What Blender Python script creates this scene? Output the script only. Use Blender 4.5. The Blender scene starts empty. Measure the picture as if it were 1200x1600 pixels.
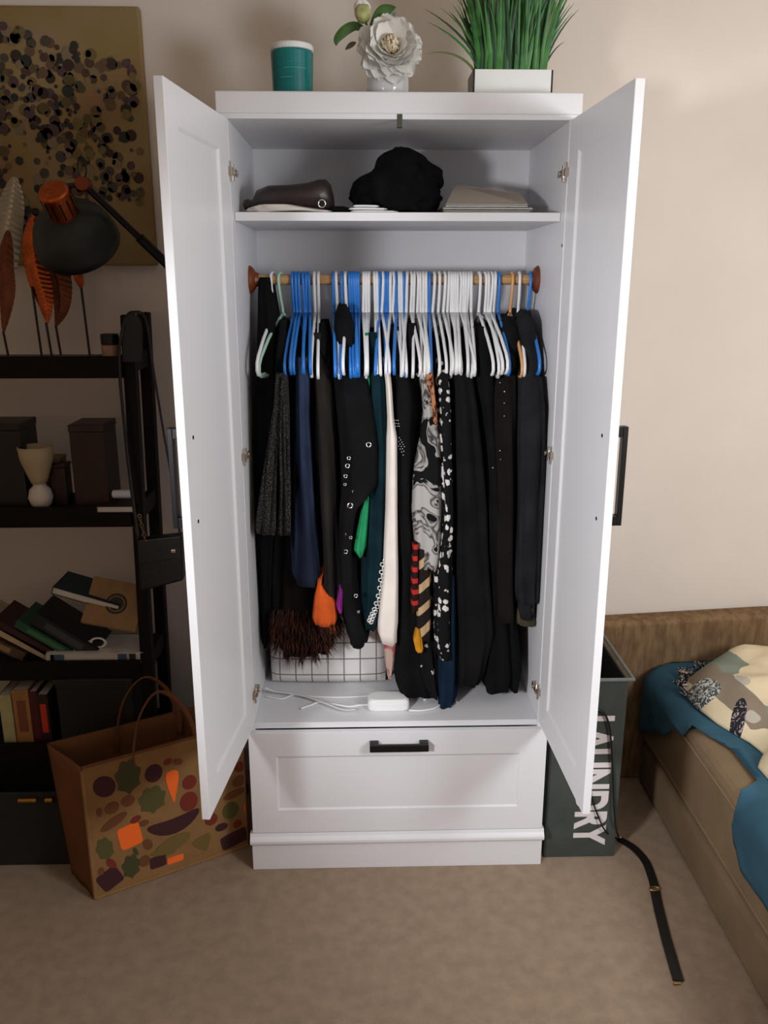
import bpy, math, random
from math import sin, cos, pi, radians as R
from mathutils import Vector, Matrix, noise

# ------------------------------------------------------------------ camera, world, lights, exposure
scn = bpy.context.scene
col = scn.collection
CAM = Vector((-0.0919, -2.0493, 1.6077)); FPX = 1318.32; PITCH = R(15.4875); YAW = R(1.5861)
cd = bpy.data.cameras.new('camera'); cam = bpy.data.objects.new('camera', cd); col.objects.link(cam)
cam.location = CAM; cam.rotation_euler = (pi/2-PITCH, 0, -YAW)
cd.sensor_fit = 'VERTICAL'; cd.sensor_height = 36; cd.lens = FPX/1600*36; cd.clip_start = .05
scn.camera = cam
w = bpy.data.worlds.new('world'); scn.world = w; w.use_nodes = True
w.node_tree.nodes['Background'].inputs[0].default_value = (1, .93, .85, 1)
w.node_tree.nodes['Background'].inputs[1].default_value = .015
scn.view_settings.view_transform = 'Standard'; scn.view_settings.look = 'None'
scn.view_settings.exposure = 0; scn.view_settings.gamma = 1; scn.view_settings.use_curve_mapping = False

def aim(o, t):
    o.rotation_euler = (Vector(t)-o.location).to_track_quat('-Z', 'Y').to_euler()
# two lamps out of view to the right and left of the camera light the wardrobe crosswise; an added weak fill light warms the left side
ld = bpy.data.lights.new('right_lamp', 'POINT'); ld.energy = 86; ld.color = (.97, 1, 1.04); ld.shadow_soft_size = .26
lo = bpy.data.objects.new('right_lamp', ld); col.objects.link(lo); lo.location = (1.42, -1.72, 1.62)
ld2 = bpy.data.lights.new('left_lamp', 'SPOT'); ld2.energy = 172; ld2.color = (.98, 1, 1.04)
ld2.spot_size = R(64); ld2.spot_blend = 1.0; ld2.shadow_soft_size = .12
lo2 = bpy.data.objects.new('left_lamp', ld2); col.objects.link(lo2); lo2.location = (-1.1, -1.98, 1.5); aim(lo2, (.42, -.25, 1.02))
ld3 = bpy.data.lights.new('warm_fill', 'POINT'); ld3.energy = 5; ld3.color = (1, .5, .16); ld3.shadow_soft_size = .1
lo3 = bpy.data.objects.new('warm_fill', ld3); col.objects.link(lo3); lo3.location = (-1.6, -2.6, 1.6)

# ------------------------------------------------------------------ helpers
FW = Vector((sin(YAW)*cos(PITCH), cos(YAW)*cos(PITCH), -sin(PITCH))); RT = Vector((cos(YAW), -sin(YAW), 0)); UP = RT.cross(FW)
def at(u, v, val, ax=1):
    """photo pixel -> point in the room on the plane where axis ax has the value val"""
    d = FW*FPX + RT*(u-600) + UP*(800-v)
    return CAM + d*((val-CAM[ax])/d[ax])

def lin(c):
    return tuple(((x/255)/12.92 if x/255 <= .04045 else ((x/255+.055)/1.055)**2.4) for x in c)

class NT:
    def __init__(s, name):
        s.m = bpy.data.materials.new(name); s.m.use_nodes = True
        s.t = s.m.node_tree; s.b = s.t.nodes['Principled BSDF']
    def n(s, typ, **kw):
        x = s.t.nodes.new(typ)
        for k, v in kw.items():
            if k.startswith('i_'): x.inputs[int(k[2:])].default_value = v
            else: setattr(x, k, v)
        return x
    def l(s, a, b): s.t.links.new(a, b)

def mat(name, rgb, rough=.6, metal=0, var=0, vscale=20, bump=0, bscale=200, rgb2=None, spec=None, stretch=None, sheen=0):
    N = NT(name); b = N.b
    c = lin(rgb)+(1,)
    b.inputs['Base Color'].default_value = c
    b.inputs['Roughness'].default_value = rough; b.inputs['Metallic'].default_value = metal
    if spec is not None: b.inputs['Specular IOR Level'].default_value = spec
    if sheen: b.inputs['Sheen Weight'].default_value = sheen
    tc = N.n('ShaderNodeTexCoord'); src = tc.outputs['Object']
    if stretch:
        mp = N.n('ShaderNodeMapping'); mp.inputs['Scale'].default_value = stretch; N.l(src, mp.inputs[0]); src = mp.outputs[0]
    if var or rgb2:
        nz = N.n('ShaderNodeTexNoise'); nz.inputs['Scale'].default_value = vscale; nz.inputs['Detail'].default_value = 4
        N.l(src, nz.inputs['Vector'])
        rp = N.n('ShaderNodeValToRGB'); rp.color_ramp.elements[0].position = .35; rp.color_ramp.elements[1].position = .65
        if rgb2: a_, b_ = lin(rgb)+(1,), lin(rgb2)+(1,)
        else: a_ = tuple(x*(1-var) for x in c[:3])+(1,); b_ = tuple(min(1, x*(1+var)) for x in c[:3])+(1,)
        rp.color_ramp.elements[0].color = a_; rp.color_ramp.elements[1].color = b_
        N.l(nz.outputs[0], rp.inputs[0]); N.l(rp.outputs[0], b.inputs['Base Color'])
    if bump:
        n2 = N.n('ShaderNodeTexNoise'); n2.inputs['Scale'].default_value = bscale; n2.inputs['Detail'].default_value = 3
        N.l(src, n2.inputs['Vector'])
        bp = N.n('ShaderNodeBump'); bp.inputs['Strength'].default_value = bump; bp.inputs['Distance'].default_value = .003
        N.l(n2.outputs[0], bp.inputs['Height']); N.l(bp.outputs[0], b.inputs['Normal'])
    return N.m

class MB:
    def __init__(s): s.v = []; s.f = []
    def add(s, vs, fs):
        o = len(s.v); s.v += [tuple(x) for x in vs]; s.f += [tuple(i+o for i in f) for f in fs]; return s
    def box(s, x0, x1, y0, y1, z0, z1, M=None):
        vs = [Vector((x, y, z)) for z in (z0, z1) for y in (y0, y1) for x in (x0, x1)]
        if M is not None: vs = [M @ q for q in vs]
        return s.add(vs, [(0, 2, 3, 1), (4, 5, 7, 6), (0, 1, 5, 4), (2, 6, 7, 3), (0, 4, 6, 2), (1, 3, 7, 5)])
    def loft(s, rings, cap=True, closed=True):
        n = len(rings[0]); vs = [p for r in rings for p in r]; fs = []
        for i in range(len(rings)-1):
            for j in range(n if closed else n-1):
                k = (j+1) % n
                fs.append((i*n+j, i*n+k, (i+1)*n+k, (i+1)*n+j))
        if cap and closed:
            fs.append(tuple(reversed(range(n)))); fs.append(tuple(range((len(rings)-1)*n, len(rings)*n)))
        return s.add(vs, fs)
    def tube(s, pts, r, n=8, cap=True, flat=None):
        pts = [Vector(p) for p in pts]; rings = []; ref = None
        for i, p in enumerate(pts):
            t = (pts[min(i+1, len(pts)-1)]-pts[max(i-1, 0)]).normalized()
            if ref is None:
                ref = Vector((0, 0, 1)) if abs(t.z) < .9 else Vector((1, 0, 0))
            a = (ref - t*ref.dot(t)).normalized(); b = t.cross(a); ref = a
            rr = r[i] if isinstance(r, (list, tuple)) else r
            ra, rb = (rr, rr) if flat is None else (rr*flat, rr)
            rings.append([p+a*(ra*cos(2*pi*k/n))+b*(rb*sin(2*pi*k/n)) for k in range(n)])
        return s.loft(rings, cap)
    def cyl(s, a, b, r, n=16, r2=None):
        return s.tube([a, b], [r, r if r2 is None else r2], n)
    def lathe(s, prof, c=(0, 0, 0), n=24, M=None):
        rings = []
        for r, z in prof:
            ring = [Vector((r*cos(2*pi*k/n), r*sin(2*pi*k/n), z)) for k in range(n)]
            if M is not None: ring = [M @ q for q in ring]
            rings.append([q+Vector(c) for q in ring])
        return s.loft(rings, True)
    def torus(s, c, R_, r, M=None, n=16, m=6, a0=0, a1=2*pi):
        pts = []
        full = abs(a1-a0-2*pi) < 1e-6
        rings = []
        for i in range(n if full else n+1):
            a = a0+(a1-a0)*i/n
            ring = []
            for k in range(m):
                b = 2*pi*k/m
                q = Vector(((R_+r*cos(b))*cos(a), (R_+r*cos(b))*sin(a), r*sin(b)))
                if M is not None: q = M @ q
                ring.append(q+Vector(c))
            rings.append(ring)
        if full: rings.append(rings[0]); return s.loft(rings, False)
        return s.loft(rings, True)
    def poly(s, pts, th, nrm):
        nrm = Vector(nrm).normalized()*th; n = len(pts); pts = [Vector(p) for p in pts]
        vs = pts+[p+nrm for p in pts]
        fs = [tuple(reversed(range(n))), tuple(range(n, 2*n))]+[(i, (i+1) % n, n+(i+1) % n, n+i) for i in range(n)]
        return s.add(vs, fs)
    def build(s, name, m, parent=None, smooth=False, bevel=0, sub=0, seg=2):
        me = bpy.data.meshes.new(name); me.from_pydata(s.v, [], s.f); me.update()
        o = bpy.data.objects.new(name, me); col.objects.link(o)
        if m is not None:
            for x in (m if isinstance(m, (list, tuple)) else [m]): me.materials.append(x)
        import bmesh
        bm = bmesh.new(); bm.from_mesh(me); bmesh.ops.recalc_face_normals(bm, faces=bm.faces); bm.to_mesh(me); bm.free()
        if smooth: me.polygons.foreach_set('use_smooth', [True]*len(me.polygons))
        if bevel:
            md = o.modifiers.new('bevel', 'BEVEL'); md.width = bevel; md.segments = seg; md.limit_method = 'ANGLE'
        if sub:
            md = o.modifiers.new('sub', 'SUBSURF'); md.levels = sub; md.render_levels = sub
        if parent is not None: adopt(o, parent)
        return o

WORLD = {}
def wm(o):   # world matrix without a depsgraph update
    m = o.matrix_basis if o.parent is None else wm(o.parent) @ o.matrix_parent_inverse @ o.matrix_basis
    return m
def adopt(o, parent):
    o.parent = parent; o.matrix_parent_inverse = wm(parent).inverted()
def thing(name, label, cat, loc=(0, 0, 0), group=None):
    o = bpy.data.objects.new(name, None); col.objects.link(o); o.location = loc; o.empty_display_size = .02
    return tag(o, label, cat, group)
def tag(o, label, cat, group=None):
    o['label'] = label; o['category'] = cat
    if group: o['group'] = group
    return o
def struct(o): o['kind'] = 'structure'; return o
def share(o, name, parent, M, m=None):
    c = bpy.data.objects.new(name, o.data); col.objects.link(c); c.matrix_basis = M; adopt(c, parent); return c

# ------------------------------------------------------------------ materials
WHITE = mat('white_foil', (222, 221, 224), .38, bump=.04, bscale=300)
WHITE_IN = WHITE
BLACK_METAL = mat('black_metal', (24, 22, 23), .35, metal=.4)
CHROME = mat('nickel', (190, 182, 172), .25, metal=1)
WALL = mat('cream_wall_paint', (224, 213, 203), .85, var=.03, vscale=3, bump=.12, bscale=120)
CARPET = mat('beige_carpet', (160, 139, 119), .95, var=.09, vscale=26, bump=1, bscale=420, spec=.1)
WOOD = mat('light_wood_rod', (186, 146, 96), .5, var=.2, vscale=12, stretch=(1, 20, 20))
BROWNWOOD = mat('brown_wood', (110, 52, 24), .4, var=.2, vscale=30)
DARKWOOD = mat('espresso_wood', (20, 12, 10), .6, spec=.15, var=.25, vscale=14, stretch=(1, 12, 12), bump=.1)
BLUEP = mat('blue_plastic', (44, 122, 206), .35)
WHITEP = mat('white_plastic', (232, 232, 232), .35)
MINTP = mat('mint_plastic', (168, 205, 184), .4)
TANP = mat('tan_plastic', (214, 158, 104), .4)
def fab(name, rgb, **k):
    a = dict(rough=.95, bump=.5, bscale=500, spec=.15, var=.25, vscale=14); a.update(k); return mat(name, rgb, **a)
BLK = fab('black_cloth', (13, 13, 15)); BLK2 = fab('soft_black_cloth', (19, 18, 20)); BLK3 = fab('brown_black_cloth', (22, 17, 16))
CHAR = fab('charcoal_wool', (32, 33, 36)); NAVY = fab('navy_cloth', (18, 36, 56)); TEAL = fab('deep_teal_cloth', (10, 36, 42))

# ------------------------------------------------------------------ the room
X0, X1, Y0, Y1, ZC = -3.4, 2.9, -5.2, .492, 2.55
struct(MB().box(X0, X1, Y0, Y1+.1, -.05, 0).build('floor', CARPET))
struct(MB().box(X0, X1, Y1, Y1+.1, 0, ZC).build('wall_back', WALL))
struct(MB().box(X0-.1, X0, Y0, Y1+.1, -.05, ZC).build('wall_left', WALL))
struct(MB().box(X1, X1+.1, Y0, Y1+.1, -.05, ZC).build('wall_right', WALL))
struct(MB().box(X0-.1, X1+.1, Y0-.1, Y0, -.05, ZC).build('wall_front', WALL))
struct(MB().box(X0-.1, X1+.1, Y0-.1, Y1+.1, ZC, ZC+.1).build('ceiling', mat('ceiling_paint', (225, 220, 210), .9)))
struct(MB().box(X0, X1, Y1-.012, Y1, 0, .09).build('baseboard_back', mat('baseboard_paint', (205, 196, 184), .5), bevel=.003))

# ------------------------------------------------------------------ wardrobe
W2 = .4; TH = .017; DP = .472
wr = thing('wardrobe', 'tall white two-door wardrobe standing open, with a drawer below', 'wardrobe', (0, .23, 0))
for s in (-1, 1):
    MB().box(min(s*W2, s*(W2-TH)), max(s*W2, s*(W2-TH)), 0, DP, 0, 1.95).build('side_panel', WHITE, wr, bevel=.0012)
MB().box(-W2+TH, W2-TH, DP-.006, DP, .06, 1.95).build('back_panel', WHITE, wr)
m = MB(); m.box(-.402, .402, 0, DP, 1.95, 1.9605); m.build('ceiling_panel', WHITE, wr)
m = MB(); m.box(-.4095, .4095, -.004, DP+.004, 1.9605, 2.006); m.build('top_board', WHITE, wr, bevel=.004, seg=3)
MB().box(-W2+TH+.001, W2-TH-.001, .04, DP-.007, 1.737, 1.7565).build('shelf', WHITE, wr, bevel=.0012)
MB().box(-W2+TH, W2-TH, .001, DP-.007, .434, .4505).build('bottom_panel', WHITE, wr, bevel=.0012)
MB().box(-.4045, .4105, -.016, .002, 0, .088).build('plinth', WHITE, wr, bevel=.0015)
# moulding: a small ogee strip between the plinth and the drawer
prof = [(-.001, .088), (-.027, .088), (-.029, .093), (-.029, .100), (-.026, .105), (-.021, .111), (-.018, .119), (-.001, .119)]
MB().loft([[Vector((x, y, z)) for y, z in prof] for x in (-.408, .4135)]).build('moulding', WHITE, wr, bevel=.0008)

def panel_face(x0, x1, z0, z1, ins, slope, dep, yf, yb, both=True):
    """slab in local coords: thickness from yf (recessed face) to yb, rings make a recessed centre panel"""
    m = MB()
    def ring(a, y): return [Vector((x0+a, y, z0+a)), Vector((x1-a, y, z0+a)), Vector((x1-a, y, z1-a)), Vector((x0+a, y, z1-a))]
    s = 1 if yb > yf else -1
    seq = [ring(ins+slope, yf+s*dep), ring(ins, yf), ring(0, yf), ring(0, yb)]
    if both: seq += [ring(ins, yb), ring(ins+slope, yb-s*dep)]
    m.loft(seq, True)
    return m
dr = panel_face(-.4005, .4075, .121, .4315, .072, .005, .003, -.0185, -.0005, both=False).build('drawer_front', WHITE, wr, bevel=.0012)
def handle(mb, L, off, sec, d):
    """bar handle, local: bar along z, standing out in -y"""
    mb.box(-sec/2, sec/2, -off, -off+d, -L/2, L/2)
    for s in (-1, 1):
        z = s*(L/2-sec*.6)
        mb.box(-sec/2, sec/2, -off+d, 0, z-sec*.6, z+sec*.6)
    return mb
hm = handle(MB(), .158, .03, .020, .010)
M = Matrix.Translation((.0045, -.0185, .3955)) @ Matrix.Rotation(pi/2, 4, 'Y')
o = hm.build('handle', BLACK_METAL, None, bevel=.0015); o.matrix_basis = M; adopt(o, dr); o['label'] = 'black bar handle'
MB().box(-.006, .006, -.0015, .012, 1.933, 1.9605).build('door_latch', mat('latch_green', (60, 66, 50), .5), wr, bevel=.001)

DH0, DH1, DW, DT = .447, 1.9497, .4125, .018
def hinge_parts(par, s, hx, z):
    # mounting arm on the side panel, cup plate on the door
    m = MB()
    m.box(hx-.0012, hx+.0012, -.004, .001, z-.026, z+.026)
    m.box(min(hx, hx-s*.010), max(hx, hx-s*.010), -.012, .006, z-.009, z+.009)
    m.box(min(hx-s*.002, hx-s*.014), max(hx-s*.002, hx-s*.014), .002, .05, z-.007, z+.007)
    m.cyl((hx-s*.006, .022, z-.018), (hx-s*.006, .022, z+.018), .004, 8)
    m.cyl((hx-s*.012, .03, z), (hx-s*.017, .03, z), .006, 10)
    m.cyl((hx-s*.008, -.002, z-.022), (hx-s*.008, -.002, z+.022), .0025, 8)
    o = m.build('hinge', CHROME, par, bevel=.0006); o['label'] = 'nickel concealed hinge'
for s, hx, fx, lab in ((-1, -.3845, -.434, 'left'), (1, .3845, .399, 'right')):
    fy = -.416; ang = math.atan2(fx-hx, -(fy+.005))   # tilt away from the straight-ahead position
    # local: door along +x (from hinge to free edge), inner face at y=0, outer at +DT
    d = panel_face(0, DW, DH0, DH1, .070, .007, .0055, 0, DT)
    ex = Vector((sin(ang), -cos(ang), 0)); ey = Vector((s*cos(ang), s*sin(ang), 0))
    M = Matrix(((ex.x, ey.x, 0, hx), (ex.y, ey.y, 0, -.005), (0, 0, 1, 0), (0, 0, 0, 1)))
    for i in range(len(d.v)): d.v[i] = tuple(M @ Vector(d.v[i]))
    do = d.build('door', WHITE, wr, bevel=.0012)
    h = handle(MB(), .208, .033, .018, .011).v
    hb = MB(); hb2 = handle(MB(), .208, .033, .018, .011)
    HM = M @ Matrix.Translation((DW-.046, DT, 1.215)) @ Matrix.Rotation(pi, 4, 'Z')
    hb.add([HM @ Vector(q) for q in hb2.v], hb2.f)
    ho = hb.build('handle', BLACK_METAL, do, bevel=.0012); ho['label'] = 'black bar handle'
    for z in (1.30, 1.125):
        sb = MB().cyl(M @ Vector((DW-.046, .0008, z)), M @ Vector((DW-.046, -.0008, z)), .0042, 12)
        sb.build('screw', BLACK_METAL, do)
    for z in (1.84, 1.183, .535): hinge_parts(do, s, s*.3865, z)
MB().cyl((.382, .012, 1.6815), (.3845, .012, 1.6815), .004, 10).build('peg_hole', BLACK_METAL, wr)

# closet rod
RY, RZ = .275, 1.604
ro = MB().cyl((-.372, RY, RZ), (.372, RY, RZ), .0135, 20).build('closet_rod', WOOD, wr, smooth=False)
for s in (-1, 1):
    MB().lathe([(0.0, 0), (.036, 0), (.036, .003), (.030, .010), (.020, .016), (.016, .024), (0, .024)], n=28,
               M=Matrix.Translation((s*.3828, RY, RZ)) @ Matrix.Rotation(-s*pi/2, 4, 'Y')).build('rod_flange', BROWNWOOD, ro, smooth=False)

# ------------------------------------------------------------------ hangers on the rod
def bez(pts, n):
    """Catmull-Rom through pts"""
    P = [Vector(p) for p in pts]; P = [P[0]*2-P[1]]+P+[P[-1]*2-P[-2]]; out = []
    for i in range(1, len(P)-2):
        for k in range(n):
            t = k/n; a, b, c, d = P[i-1:i+3]
            out.append(.5*((2*b)+(c-a)*t+(2*a-5*b+4*c-d)*t*t+(3*b-a-3*c+d)*t**3))
    out.append(P[-2]); return out
def hanger_mesh():
    r = .0043; hk = MB(); fr = MB()
    hook = bez([(0, .019, -.006), (0, .0165, .010), (0, 0, .0185), (0, -.0165, .010), (0, -.019, -.008), (0, -.012, -.045), (0, -.002, -.072), (0, 0, -.088)], 3)
    hk.tube(hook, r, 7)
    loop = [(0, 0, -.086), (0, -.05, -.108), (0, -.12, -.146), (0, -.178, -.186), (0, -.193, -.203), (0, -.196, -.220), (0, -.186, -.232), (0, -.165, -.235),
            (0, 0, -.235), (0, .165, -.235), (0, .184, -.232), (0, .192, -.220), (0, .189, -.205), (0, .175, -.187), (0, .12, -.146), (0, .05, -.108), (0, 0, -.086)]
    fr.tube(loop, r, 7)
    return hk, fr
hk, fr = hanger_mesh()
rng = random.Random(7)
protos = {}
def hanger(u, color, label, group, yaw=None, tilt=None, dz=0):
    mt = {'w': WHITEP, 'b': BLUEP, 'm': MINTP, 't': TANP}[color]
    x = at(u, 440, RY-.018).x
    root = thing('clothes_hanger', label, 'hanger', (0, 0, 0), group)
    if color not in protos:
        a = hk.build('hook', mt, None, smooth=True); b = fr.build('shoulder_frame', mt, None, smooth=True)
        protos[color] = (a.data, b.data)
    else:
        a = bpy.data.objects.new('hook', protos[color][0]); b = bpy.data.objects.new('shoulder_frame', protos[color][1])
        col.objects.link(a); col.objects.link(b)
    a.parent = root; b.parent = root
    root.location = (x, RY, RZ-.0005+dz)
    root.rotation_euler = (rng.uniform(-.04, .04), rng.uniform(-.03, .03) if tilt is None else tilt, R(rng.uniform(-5.5, 5.5) if yaw is None else yaw))
    return root
GW, GB = 'white hangers on the wardrobe rod', 'blue hangers on the wardrobe rod'
LW = 'white plastic tube hanger crowded among many alike on the wooden rod'
LB6 = 'blue plastic hanger in the fanned bunch of six near the left end of the rod'
LB5 = 'blue plastic hanger in the tight bunch of five left of the middle of the rod'
hanger(425, 'w', 'white plastic hanger nearest the left end of the rod, carrying the black gown', None, yaw=-9)
tag(hanger(438, 'm', 'mint green plastic hanger turned sideways near the left end of the rod', None, yaw=-15), 'mint green plastic hanger turned sideways near the left end of the rod', 'hanger')
for u, y in ((457, -4), (462, -1.5), (467, -2), (473, 1), (478, .5), (482, 2)): hanger(u, 'b', LB6, 'bunch of six blue hangers', yaw=y)
for u, y, d in ((491, -1, -.004), (497, 1, 0)): hanger(u, 'w', 'white plastic hanger of the lone pair right of the six blue hangers', 'lone pair of white hangers', yaw=y, tilt=0, dz=0)
hanger(520, 'b', 'blue plastic hanger just left of the black hooded jacket', None, yaw=2)
hanger(525, 'w', 'white plastic hanger between two single blue hangers, left of the black jacket', None, yaw=1)
hanger(534, 'b', 'blue plastic hanger holding the black studded jacket', None, yaw=-2)
hanger(540, 'w', 'white plastic hanger just right of the black studded jacket collar', None, yaw=-3)
for u in (546, 549.6, 553.2, 556.8, 560): hanger(u, 'b', LB5, 'bunch of five blue hangers', yaw=rng.uniform(-2, 3))
for u in (568, 572.5, 577): hanger(u, 'w', 'white plastic hanger of the three right of the bunch of five blue hangers', 'three white hangers')
for u in (585.5, 589.5): hanger(u, 'w', LW, GW)
for u in (594, 602, 605.5): hanger(u, 'b', 'blue plastic hanger near the middle of the rod above the dark teal dress', 'blue hangers at mid rod', yaw=rng.uniform(-4, 0))
for u in (598, 611, 615, 624, 627.5): hanger(u, 'w', LW, GW)
for u in (619, 631.5): hanger(u, 'b', 'single blue hanger between white ones above the white cloth', 'blue hangers above the white cloth')
for u in (637, 643, 648, 653, 657.5, 662, 667): hanger(u, 'w', LW, GW)
hanger(672, 'b', 'single blue hanger above the grey floral blouse', None, yaw=-3)
for u in (679, 687, 695.5, 702, 705.5, 709, 712.5, 716, 720, 725, 729, 733, 737.5, 750, 759, 764, 769, 775): hanger(u, 'w', LW, GW)
hanger(780.5, 'b', 'single blue hanger right of the white run, beside the tan hanger', None, yaw=0)
hanger(801, 't', 'tan plastic hanger standing alone near the right end of the rod', None, yaw=1)
hanger(813, 'w', 'white plastic hanger between the tan hanger and the charcoal coat', None, yaw=-4)
hanger(829.5, 'b', 'blue plastic hanger at the right end of the rod holding the charcoal coat', None, yaw=0)

# ------------------------------------------------------------------ clothes
def interp(rows, v):
    for a, b in zip(rows, rows[1:]):
        if a[0] <= v <= b[0]:
            t = (v-a[0])/max(1e-6, b[0]-a[0]); return [a[i]+(b[i]-a[i])*t for i in range(len(a))]
    return list(rows[-1])
def cloth_mesh(rows, yf, yb, seed=0, amp=.005, folds=5, n=48, levels=28, sq=.6, hem=.006, lump=0, point=False):
    """rows: (v, left, right[, y front]) outline of the narrow front of a hanging garment, given at its own depth"""
    rows = [tuple(r)+((yf,) if len(r) == 3 else ()) for r in rows]
    pw, lw_ = rows[-2][2]-rows[-2][1], rows[-1][2]-rows[-1][1]
    if not point and lw_ < .86*pw:      # a hem is cut straight, it does not taper to a tip
        c_ = (rows[-1][1]+rows[-1][2])/2; rows[-1] = (rows[-1][0], c_-.43*pw, c_+.43*pw, rows[-1][3])
    rg = random.Random(seed); ph = [rg.uniform(0, 6.28) for _ in range(8)]
    rings = []; v0, v1 = rows[0][0], rows[-1][0]
    for i in range(levels+1):
        t = i/levels; v = v0+(v1-v0)*t
        _, ul, ur, y = interp(rows, v)
        a = at(ul, v, y); b = at(ur, v, y)
        xl, xr = max(a.x, -.379), min(b.x, .379); z = (a.z+b.z)/2
        cx, hw = (xl+xr)/2, max(.0015, (xr-xl)/2)
        ybk = max(y+.03, yb); cy, hd = (y+ybk)/2, (ybk-y)/2
        ring = []
        for k in range(n):
            th = 2*pi*k/n
            c_, s_ = cos(th), sin(th)
            px = hw*math.copysign(abs(c_)**sq, c_); py = hd*math.copysign(abs(s_)**sq, s_)
            w_ = sin(folds*th+ph[0]+2.2*t)+.6*sin((folds*2+1)*th+ph[1]-3*t)+.9*noise.noise(Vector((th*2.3, t*4, seed*3.1)))+.35*sin((folds*3+2)*th+ph[2]+4*sin(2*t+ph[3]))
            g = amp*(.35+.65*min(1, t*2.2))
            lim = min(g, hw*.35)
            px += c_*lim*w_*.8; py += s_*g*w_*1.6
            if lump:
                lw = noise.noise(Vector((c_*2.2+seed, s_*2.2, t*4.5)))+.6*noise.noise(Vector((c_*5, s_*5+seed, t*9)))
                px += c_*lump*lw; py += s_*lump*lw
            X = max(-.3815, min(.3815, cx+px)); Yv = min(.462, cy+py)
            zz = z + (hem*(noise.noise(Vector((th*2, seed, 1)))) * t**6 if hem else 0)
            zz += .006*t**8*noise.noise(Vector((th*1.7, seed*1.7, 4)))
            ring.append(Vector((X, Yv, zz)))
        rings.append(ring)
    return MB().loft(rings)
GROUP_C = 'clothes hanging in the wardrobe'
def garment(name, label, cat, rows, yf, yb, m, **k):
    o = cloth_mesh(rows, yf, yb, **k).build(name, m, None, smooth=True)
    if label: tag(o, label, cat, GROUP_C)
    return o
def wrap(name, label, cat, x, z):
    return thing(name, label, cat, (x, .25, z), GROUP_C)

# print materials
def print_mat(name, base, ink, scale, lo, hi, kind='noise', stretch=(1, 1, 1), ink2=None, dist=2.0):
    N = NT(name); b = N.b; b.inputs['Roughness'].default_value = .9; b.inputs['Specular IOR Level'].default_value = .2
    tc = N.n('ShaderNodeTexCoord'); mp = N.n('ShaderNodeMapping'); mp.inputs['Scale'].default_value = stretch; N.l(tc.outputs['Object'], mp.inputs[0])
    if kind == 'noise':
        t = N.n('ShaderNodeTexNoise'); t.inputs['Scale'].default_value = scale; t.inputs['Detail'].default_value = 2; t.inputs['Distortion'].default_value = dist; out = t.outputs[0]
    elif kind == 'petal':     # blossoms: a bumpy-edged disc in each voronoi cell
        t = N.n('ShaderNodeTexVoronoi'); t.inputs['Scale'].default_value = scale; t.inputs['Randomness'].default_value = .8
        n2 = N.n('ShaderNodeTexNoise'); n2.inputs['Scale'].default_value = scale*2.6; n2.inputs['Detail'].default_value = 1
        N.l(mp.outputs[0], n2.inputs['Vector'])
        ad = N.n('ShaderNodeMath', operation='MULTIPLY_ADD'); N.l(n2.outputs[0], ad.inputs[0]); ad.inputs[1].default_value = .55; N.l(t.outputs['Distance'], ad.inputs[2]); out = ad.outputs[0]
    else:                     # stripes
        t = N.n('ShaderNodeTexWave'); t.inputs['Scale'].default_value = scale; t.inputs['Distortion'].default_value = dist; t.bands_direction = 'DIAGONAL'; out = t.outputs[0]
    N.l(mp.outputs[0], t.inputs['Vector'])
    rp = N.n('ShaderNodeValToRGB'); e = rp.color_ramp.elements
    e[0].position = lo; e[1].position = hi
    e[0].color = lin(ink)+(1,) if kind == 'petal' else lin(base)+(1,); e[1].color = lin(base)+(1,) if kind == 'petal' else lin(ink)+(1,)
    if ink2:
        x = e.new(min(1, hi+.06)); x.color = lin(ink2)+(1,)
        x = e.new(min(1, hi+.10)); x.color = lin(ink)+(1,)
    N.l(out, rp.inputs[0]); N.l(rp.outputs[0], b.inputs['Base Color'])
    return N.m
FLORAL = print_mat('grey_floral_print', (14, 14, 16), (172, 168, 164), 9, .44, .465, dist=1.9, ink2=(44, 42, 44))
BLOSSOM = print_mat('white_blossom_print', (12, 12, 14), (214, 210, 206), 40, .60, .66, 'petal')
SPARSE = print_mat('sparse_white_print', (14, 14, 17), (196, 192, 188), 30, .38, .43, 'petal')
LEAFP = print_mat('beige_leaf_print', (30, 24, 20), (186, 156, 118), 9.5, .64, .71, 'wave', stretch=(-.8, 0, 1), dist=1.2)
SPECK = print_mat('heather_speckle', (24, 23, 24), (104, 100, 96), 420, .54, .66, dist=0)
DENIM = print_mat('blue_denim', (17, 23, 36), (50, 64, 94), 10, .3, .75, dist=.5, stretch=(1, 1, .4))
TAUPE = fab('taupe_black_cloth', (20, 18, 17), rgb2=(46, 40, 35), vscale=9, stretch=(1, 1, .25))
CREAM = fab('cream_cloth', (222, 212, 204), var=.05, bump=.2)
GREEN = fab('green_cloth', (34, 132, 84)); ORANGE = fab('rust_orange_cloth', (186, 78, 30)); PURPLE = fab('violet_cloth', (132, 40, 126))
RED = print_mat('red_stripe_print', (40, 14, 16), (176, 44, 36), 20, .6, .66, 'wave', stretch=(0, 0, 1), dist=.4)
MUST = fab('mustard_cloth', (206, 140, 34)); RUST = print_mat('rust_paisley', (70, 34, 20), (176, 120, 84), 40, .45, .55)
SILVER = mat('silver_stud', (225, 222, 218), .2, metal=1)

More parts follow.
